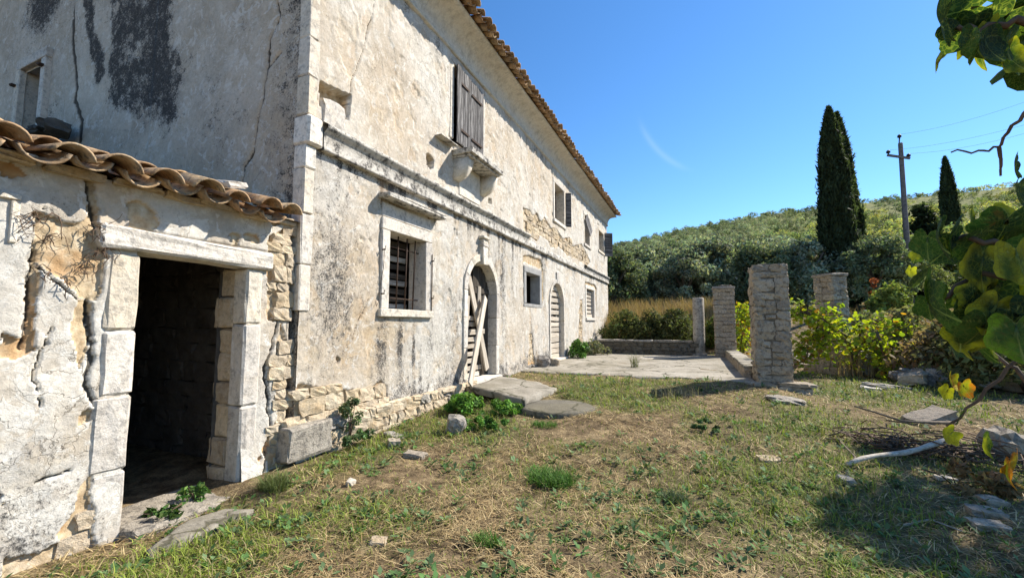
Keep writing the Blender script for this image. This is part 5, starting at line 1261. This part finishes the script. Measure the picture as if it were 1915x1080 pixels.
for k, (px, py, rd, hh, nn, lb) in enumerate([(700, 885, .10, .07, 130, 'low weed tuft in front of the plinth, left of the flat pale stone'), (590, 968, .12, .07, 150, 'flat weed tuft on the straw right of the doorway grass'), (1050, 1008, .09, .06, 120, 'small weed tuft right of the spiky tuft'), (1140, 905, .10, .07, 130, 'weed tuft just right of the large grass tuft'), (380, 1045, .12, .06, 160, 'weed patch at the lower left by the flat stone'), (1360, 970, .11, .08, 140, 'weed tuft on the sunny side of the tree shade'), (1510, 800, .16, .08, 200, 'wide weed tuft halfway between pillar and log')]):
    tuft('weed_tuft', px, py, rd, hh, nn, (.10, .18, .05), lb, .011, (.5, 1.3), 'weed')
def leafy(name, px, py, rx, ry, rz, n, size, base, label, seed, pos=None):
    x, y, z = pos if pos is not None else gpt(px, py); return bush(name, x, y, rx, ry, rz, n, size, base, label, 'plant', None, 5, seed, .25, .35, z, M_GRASS)
leafy('weed_clump', 868, 772, .38, .36, .20, 2600, .032, (.11, .215, .035), 'bright green leafy weeds against the plinth beside the slab', 81)
leafy('weed_clump', 945, 772, .28, .24, .14, 1500, .032, (.12, .23, .04), 'bright green leafy weeds in front of the broken slab', 82)
leafy('weed_clump', 905, 800, .45, .26, .10, 1500, .030, (.10, .20, .035), 'low green weeds spilling behind the jagged rock', 83)
leafy('wall_plant', 622, 800, .13, .20, .30, 420, .026, (.085, .12, .05), 'dark straggly plant growing out of the plinth', 84, (.22, 4.22, .22))
leafy('wall_plant', 640, 845, .14, .28, .12, 380, .028, (.09, .14, .05), 'dark leafy weed at the foot of the plinth below the straggly plant', 85, (.27, 4.3, .06))
leafy('fresh_bush', 1073, 668, .34, .34, .42, 1800, .045, (.10, .20, .035), 'fresh bright green bush by the facade beyond the slatted door', 86, (.42, 14.95, TZ))
leafy('dry_plant', 1108, 668, .5, .5, .35, 1200, .05, (.16, .16, .085), 'greyish dry plant at the house wall near the parapet', 87, (.6, 16.7, TZ))
leafy('doorway_weed', 365, 940, .10, .10, .13, 130, .034, (.08, .15, .035), 'small leafy weed growing in the dark doorway', 88, (-.12, 2.62, -.06))
leafy('doorway_weed', 300, 975, .12, .2, .08, 200, .03, (.07, .13, .03), 'low green weeds along the doorstep of the dark doorway', 89, (.0, 2.3, -.06))
leafy('ground_weed', 1325, 800, .3, .3, .07, 420, .03, (.07, .12, .04), 'patch of small dark weeds on the lawn left of the tilted pale slab', 90)
def brush(px, py, rx, ry, h, n, label, seed):
    x, y, z = gpt(px, py); r = np.random.default_rng(seed); Vs, Fq, Ft_ = [], [], []; b0 = 0
    for k in range(n):
        c0 = np.array([x, y, z]) + np.array([r.normal() * rx * .5, r.normal() * ry * .5, abs(r.normal()) * h * .4 + .01]); a = r.uniform(0, 6.28); L = r.uniform(.12, .45); d = np.array([math.cos(a), math.sin(a), r.uniform(-.15, .4)]) * L
        v, (fq, ft2) = tube([c0 - d * .5, c0 + r.normal(size=3) * .02, c0 + d * .5], [.009, .007, .003], 4); Vs.append(v); Fq.append(fq + b0); Ft_.append(ft2 + b0); b0 += len(v)
    t_ = thing('brush_pile', (x, y, z), label, 'brush'); tw = part('twigs', mesh_np('twigs', np.concatenate(Vs), [np.concatenate(Fq), np.concatenate(Ft_)], M_TWIG), t_); tw['kind'] = 'stuff'
brush(1650, 835, .55, .35, .22, 150, 'dark heap of dead twigs behind the log', 91)
brush(1800, 858, .6, .4, .26, 150, 'dark heap of dead twigs at the right of the log', 92)
leafy('dry_heap', 1790, 905, .4, .35, .14, 700, .05, (.20, .13, .06), 'brown heap of dry grass right of the log', 93)
# dead ivy tendrils on the lean-to wall
for k, (pts_, lb) in enumerate([([(60, 400), (75, 410), (110, 405), (90, 440)], 'left clump of dead tendrils on the lean-to wall'), ([(165, 420), (185, 425), (180, 470), (200, 440)], 'clump of dead tendrils left of the lintel'), ([(95, 505), (120, 520), (150, 500), (190, 470)], 'dead tendrils trailing below the peeled patch')]):
    r = random.Random(k); Vs, Fq, Ft_ = [], [], []; b0 = 0; P2 = [fac(a, b, AX + .03) for a, b in pts_]
    for j in range(16):
        a, b = r.choice(P2); W = [(AX + .03, a, b)]
        for s in range(5): W.append((AX + r.uniform(.015, .07), W[-1][1] + r.uniform(-.05, .05), W[-1][2] + r.uniform(-.07, .04)))
        v, (fq, ft2) = tube(W, list(np.linspace(.004, .0015, 6)), 4); Vs.append(v); Fq.append(fq + b0); Ft_.append(ft2 + b0); b0 += len(v)
    tag(part('dead_tendrils', mesh_np('dead_tendrils', np.concatenate(Vs), [np.concatenate(Fq), np.concatenate(Ft_)], M_TWIG), None, None, (AX, *P2[0])), lb, 'dead vine')

# ---- vine leaves
def leaf_shape(seed, rings=9, seg=72, curl=.25, fold=.3, lob=.10):
    """lobed leaf in the xy plane, stalk at the origin, tip along +y, about one unit across"""
    r = random.Random(seed); V = [(0, .05, 0)]; A = [1.0]; F3 = []; F4 = []; ph = r.uniform(0, 6)
    for k in range(1, rings + 1):
        f = k / rings
        for i in range(seg):
            t = 2 * math.pi * i / seg; R = .5 * (1 + lob * math.cos(5 * (t - math.pi / 2)) + .022 * (abs(((t * 17 / math.pi + ph) % 2) - 1) - .5) * 2) * (1 - .42 * math.exp(-((t - 1.5 * math.pi) / .28) ** 2))
            x, y = R * f * math.cos(t), R * f * math.sin(t) + .36 * (1 - 0) * f ** .0 * .0 + .30
            rr_ = math.hypot(x, y - .05); z = -curl * rr_ * rr_ + fold * abs(x) * .5 + .03 * math.sin(3 * t + ph) * f
            ves = min(abs(math.sin(2.5 * (math.atan2(y - .05, x) - math.pi / 2))), 1); A.append(max(0.0, 1 - ves * rr_ / .03) * .9); V.append((x, y, z))
    for i in range(seg): F3.append([0, 1 + i, 1 + (i + 1) % seg])
    for k in range(rings - 1):
        for i in range(seg): a = 1 + k * seg; F4.append([a + i, a + seg + i, a + seg + (i + 1) % seg, a + (i + 1) % seg])
    return np.array(V), [np.array(F3), np.array(F4)], np.array(A)
LS = [leaf_shape(k, curl=[.2, .5, -.3, .8, .35][k], fold=[.3, .15, .4, .2, .6][k]) for k in range(5)]
LSL = [leaf_shape(k + 9, 1, 10, .4, .3) for k in range(3)]
def leaf_mesh(kind, base, edge=None, seed=0):
    V, F, A = LS[kind]; r = np.random.default_rng(seed); n = len(V); c = np.zeros((n, 4)); q = fbm(V[:, 0] * 3 + seed, V[:, 1] * 3, seed, 4); rr_ = np.hypot(V[:, 0], V[:, 1] - .3) * 2
    w_ = sm(.45, .75, q * .6 + rr_ * .45)[:, None] if edge is not None else np.zeros((n, 1)); e = np.array(edge if edge is not None else base)
    c[:, :3] = np.array(base) * (1 - w_) + e * w_; c[:, :3] *= (.85 + .3 * q)[:, None]; c[:, 3] = A
    return mesh_np('leaf', V, F, M_VINE, c, True)
# yellowing vine between the pillars
def vine(name, label, stems, nleaf, size, cols, seed, zmin=.3):
    r = np.random.default_rng(seed); t = thing(name, stems[0][0], label, 'vine'); Ps = []
    for s in stems:
        W = [np.array(s[0], float)]
        for a, b in zip(s[:-1], s[1:]):
            for k in range(1, 6): W.append(np.array(a) + (np.array(b) - np.array(a)) * k / 5 + r.normal(size=3) * .04)
        Vt, Ft = tube(W, list(np.linspace(.035, .010, len(W))), 6); part('stem', mesh_np('stem', Vt, Ft, M_TWIG), t); Ps += W[2:]
    Ps = np.array(Ps); k = r.integers(0, len(Ps), nleaf); P = Ps[k] + r.normal(size=(nleaf, 3)) * np.array([.19, .16, .15]) + np.array([0, 0, -.07]); P[:, 2] = np.maximum(P[:, 2], zmin)
    Vs, F3, Cs = [], [], []; b0 = 0
    for i in range(nleaf):
        V, F, A = LSL[i % 3]; s = size * r.uniform(.6, 1.25); R = np.array(Euler((r.uniform(-1.2, 1.2) + .5, r.uniform(-.9, .9), r.uniform(0, 6.28))).to_matrix())
        Vs.append((V * s) @ R.T + P[i]); F3.append(F[0] + b0); bc = np.array(cols[r.choice(len(cols), p=[.42, .33, .17, .08])]) * r.uniform(.65, 1.25); c4 = np.ones((len(V), 4)); c4[:, :3] = bc; c4[:, 3] = 0; Cs.append(c4); b0 += len(V)
    lv = part('leaves', mesh_np('leaves', np.concatenate(Vs), np.concatenate(F3), M_VINE, np.concatenate(Cs)), t); lv['kind'] = 'stuff'; return t
YV = [(.36, .40, .035), (.20, .28, .04), (.55, .46, .04), (.40, .18, .04)]
def A3(px, py, Y): return tuple(float(v) for v in aty(px, py, Y))
vine('grape_vine', 'yellow-green grapevine sprawling over wires between the nearest and set-back pillars',
     [[A3(1600, 690, 14.2), A3(1590, 640, 14.2), A3(1545, 600, 14.1), A3(1500, 585, 14), A3(1482, 575, 14)], [A3(1590, 640, 14.2), A3(1550, 625, 14.0), A3(1505, 640, 13.8), A3(1485, 660, 13.8)],
      [A3(1600, 690, 14.2), A3(1610, 620, 14.3), A3(1640, 600, 14.3), A3(1690, 610, 14.5)], [A3(1610, 640, 14.2), A3(1650, 640, 14.0), A3(1680, 665, 13.8), A3(1720, 690, 13.6)], [A3(1540, 600, 14.1), A3(1520, 630, 13.9), A3(1500, 680, 13.6)],
      [A3(1530, 590, 14), A3(1540, 620, 13.9), A3(1530, 670, 13.7)], [A3(1640, 620, 14), A3(1660, 680, 13.6), A3(1690, 710, 13.2)], [A3(1500, 580, 14), A3(1540, 580, 14), A3(1580, 590, 13.8)]], 1600, .11, YV, 91)
vine('grape_vine', 'small patch of yellow-green vine seen between the middle and nearest pillars', [[A3(1385, 690, 19), A3(1388, 620, 19), A3(1382, 575, 19)], [A3(1390, 660, 19), A3(1400, 600, 19), A3(1395, 570, 19)]], 420, .13, YV, 92)

# near vine hanging in from the right, leaves close to the lens
near = thing('grape_vine', tuple(atd(2010, 640, 1.25)), 'near grapevine with large backlit leaves hanging in from the right edge', 'vine')
def stem(pxs, r0, r1, name='stem'):
    W = [np.array(atd(a, b, d)) for a, b, d in pxs]; Q = []
    for a, b in zip(W[:-1], W[1:]):
        for k in range(4): Q.append(a + (b - a) * k / 4)
    Q.append(W[-1]); Q = [q + np.array([0, 0, .004 * math.sin(i * 2.1)]) for i, q in enumerate(Q)]
    Vt, Ft = tube(Q, list(np.linspace(r0, r1, len(Q))), 7); return part(name, mesh_np(name, Vt, Ft, M_TWIG, None, True), near)
stem([(1990, 120, 1.5), (1915, 215, 1.45), (1885, 245, 1.45), (1868, 275, 1.45), (1830, 284, 1.45), (1778, 282, 1.45)], .0042, .0018)
stem([(1868, 275, 1.45), (1872, 300, 1.45), (1871, 326, 1.45)], .004, .002)
stem([(2000, 590, 1.1), (1930, 645, 1.08), (1870, 705, 1.06), (1820, 755, 1.05), (1770, 800, 1.05)], .0034, .0018)
stem([(2000, 420, .95), (1915, 470, .92), (1840, 450, .9), (1770, 440, .9)], .006, .003); stem([(1990, 560, .95), (1900, 515, .92), (1820, 515, .92), (1760, 560, .9)], .005, .003)
stem([(2010, 60, 1.0), (1900, 40, .98), (1830, 55, .96), (1790, 50, .95)], .006, .003); stem([(1960, 760, 1.6), (1900, 690, 1.6), (1840, 650, 1.6)], .006, .003)
def nleaf(px, py, dist, size, kind, rot, base, edge=None, seed=0):
    p = atd(px, py, dist); me = leaf_mesh(kind, base, edge, seed)
    M = Matrix.LocRotScale(Vector([float(v) for v in p]), Euler(rot), Vector((size * .44, size * .44, size * .44)))
    return part('leaf', me, near, M)
G1, G2, Y1_, O1 = (.030, .055, .026), (.05, .095, .024), (.36, .34, .03), (.42, .13, .02)
# (pixel of the stalk end, distance, size, shape, rotation): leaves face mostly up and towards the sun, tips hanging
NL = [(1775, 30, .95, .15, 1, (-1.2, .9, YAW + .6), G1, None), (1830, 60, .95, .13, 3, (-1.4, .2, YAW - .2), G1, G2), (1850, 45, .97, .12, 0, (-1.0, -.5, YAW), G2, Y1_), (1890, 50, .98, .13, 4, (-1.3, .1, YAW + .3), G2, None), (1900, 15, .99, .14, 2, (-.8, .6, YAW), G1, None), (1840, 10, .97, .12, 0, (.5, .8, YAW + .8), G1, None), (1880, 90, .97, .11, 1, (-1.2, -.7, YAW), G2, Y1_),
      (1790, 420, .88, .14, 1, (-1.0, .5, YAW + .9), G1, None), (1765, 432, .88, .15, 3, (-1.3, .9, YAW + .5), G1, None), (1840, 430, .9, .15, 0, (-.6, -.3, YAW), G1, G2), (1890, 400, .92, .15, 2, (-.9, .1, YAW - .5), G1, G2), (1900, 460, .9, .15, 4, (-1.4, -.2, YAW), G2, Y1_), (1840, 470, .92, .16, 0, (-1.4, .1, YAW + .2), G1, Y1_), (1745, 528, .88, .16, 1, (-1.5, .6, YAW + .4), G2, None), (1735, 548, .86, .17, 3, (-1.5, .9, YAW + .7), G1, G2), (1820, 560, .9, .13, 2, (-1.3, -.4, YAW), G1, None), (1870, 560, .9, .14, 0, (-1.2, .3, YAW), G1, Y1_), (1900, 600, .88, .15, 4, (-1.5, .0, YAW - .3), G2, (.16, .26, .02)), (1830, 610, .95, .09, 1, (-1.2, .4, YAW + .8), Y1_, G2),
      (1880, 520, .95, .14, 3, (-1.1, .5, YAW - .6), G1, None), (1905, 340, 1.1, .12, 3, (-1.2, -.3, YAW + .4), G1, None), (1900, 300, 1.1, .10, 1, (-1.3, .6, YAW + .7), G1, None), (1720, 470, 1.4, .08, 0, (-1.2, .4, YAW), Y1_, G2), (1705, 500, 1.4, .06, 1, (-1.2, .2, YAW), Y1_, None), (1860, 630, .95, .10, 2, (-.9, .2, YAW), Y1_, G2), (1810, 600, .92, .12, 1, (-1.3, .3, YAW - .4), G1, Y1_),
      (1780, 700, 1.05, .075, 3, (-1.4, .3, YAW + .4), O1, Y1_), (1800, 715, 1.05, .07, 1, (-1.3, -.4, YAW), Y1_, O1), (1775, 725, 1.05, .06, 0, (-1.5, .6, YAW), Y1_, None), (1800, 775, 1.05, .065, 0, (-.8, .9, YAW + 1.2), G1, None), (1785, 805, 1.03, .07, 3, (-1.5, .9, YAW - .2), Y1_, None), (1840, 815, 1.02, .085, 1, (-1.3, .5, YAW + 1), Y1_, G2), (1905, 850, .95, .10, 2, (-1.4, -.2, YAW + .5), Y1_, O1), (1880, 865, .95, .09, 1, (-1.4, .5, YAW + .8), Y1_, O1)]
rn = random.Random(12)
for cx_, cy_, dx_, dy_, m_ in ((1830, 50, 80, 45, 8), (1840, 470, 110, 90, 16), (1800, 590, 90, 60, 9)):
    for k in range(m_): NL.append((cx_ + rn.uniform(-dx_, dx_), cy_ + rn.uniform(-dy_, dy_), rn.uniform(.88, 1.15), rn.uniform(.09, .14), rn.randrange(5), (rn.uniform(-1.7, -.7), rn.uniform(-.8, .9), YAW + rn.uniform(-1.2, 1.2)), rn.choice((G1, G1, G2)), rn.choice((None, Y1_, G2, None))))
for k, (px, py, dd, s, kd, rot, b, e) in enumerate(NL): nleaf(px, py, dd, s, kd, rot, b, e, 500 + k)
# unseen leaves added between the sun and the hanging leaves to shade them
r = np.random.default_rng(88); Vs, F3, Cs = [], [], []; b0 = 0; sd_ = np.array(sun_dir)
for i in range(150):
    c0 = np.array(atd(*[(1820, 450), (1860, 560), (1870, 470), (1780, 560)][i % 4], .92)) + sd_ * r.uniform(.95, 1.35) + r.normal(size=3) * .10; V, F, A = LSL[i % 3]
    R3 = np.array(Euler((r.uniform(-.8, .8), r.uniform(-.8, .8), r.uniform(0, 6.28))).to_matrix()); Vs.append((V * .11 * r.uniform(.7, 1.2)) @ R3.T + c0); F3.append(F[0] + b0); c4 = np.ones((len(V), 4)); c4[:, :3] = np.array(G2) * r.uniform(.6, 1.3); c4[:, 3] = 0; Cs.append(c4); b0 += len(V)
lv = part('leaves', mesh_np('leaves', np.concatenate(Vs), np.concatenate(F3), M_VINE, np.concatenate(Cs)), near); lv['kind'] = 'stuff'
# a leafy tree standing just beyond the right edge, whose shade falls on the near corner of the yard
shade = thing('leafy_tree', (11.6, 9.0, float(T(11.6, 9.0))), 'leafy tree beyond the right edge, shading the near corner', 'tree')
v, f, c = crown(np.random.default_rng(321), 1.1, 1.5, 1.1, 26, 2000, .11, (.08, .12, .03), .25, .34, .7); v += np.array([11.25, 9.5, 6.0])
part('crown', mesh_np('crown', v, f, M_FOL, c), shade)
Vt, Ft = tube([(11.6, 9.0, .1), (11.45, 9.05, 2.2), (11.1, 9.2, 4.2), (10.8, 9.4, 5.8)], [.2, .15, .11, .05], 9); part('trunk', mesh_np('trunk', Vt, Ft, M_BARK), shade)
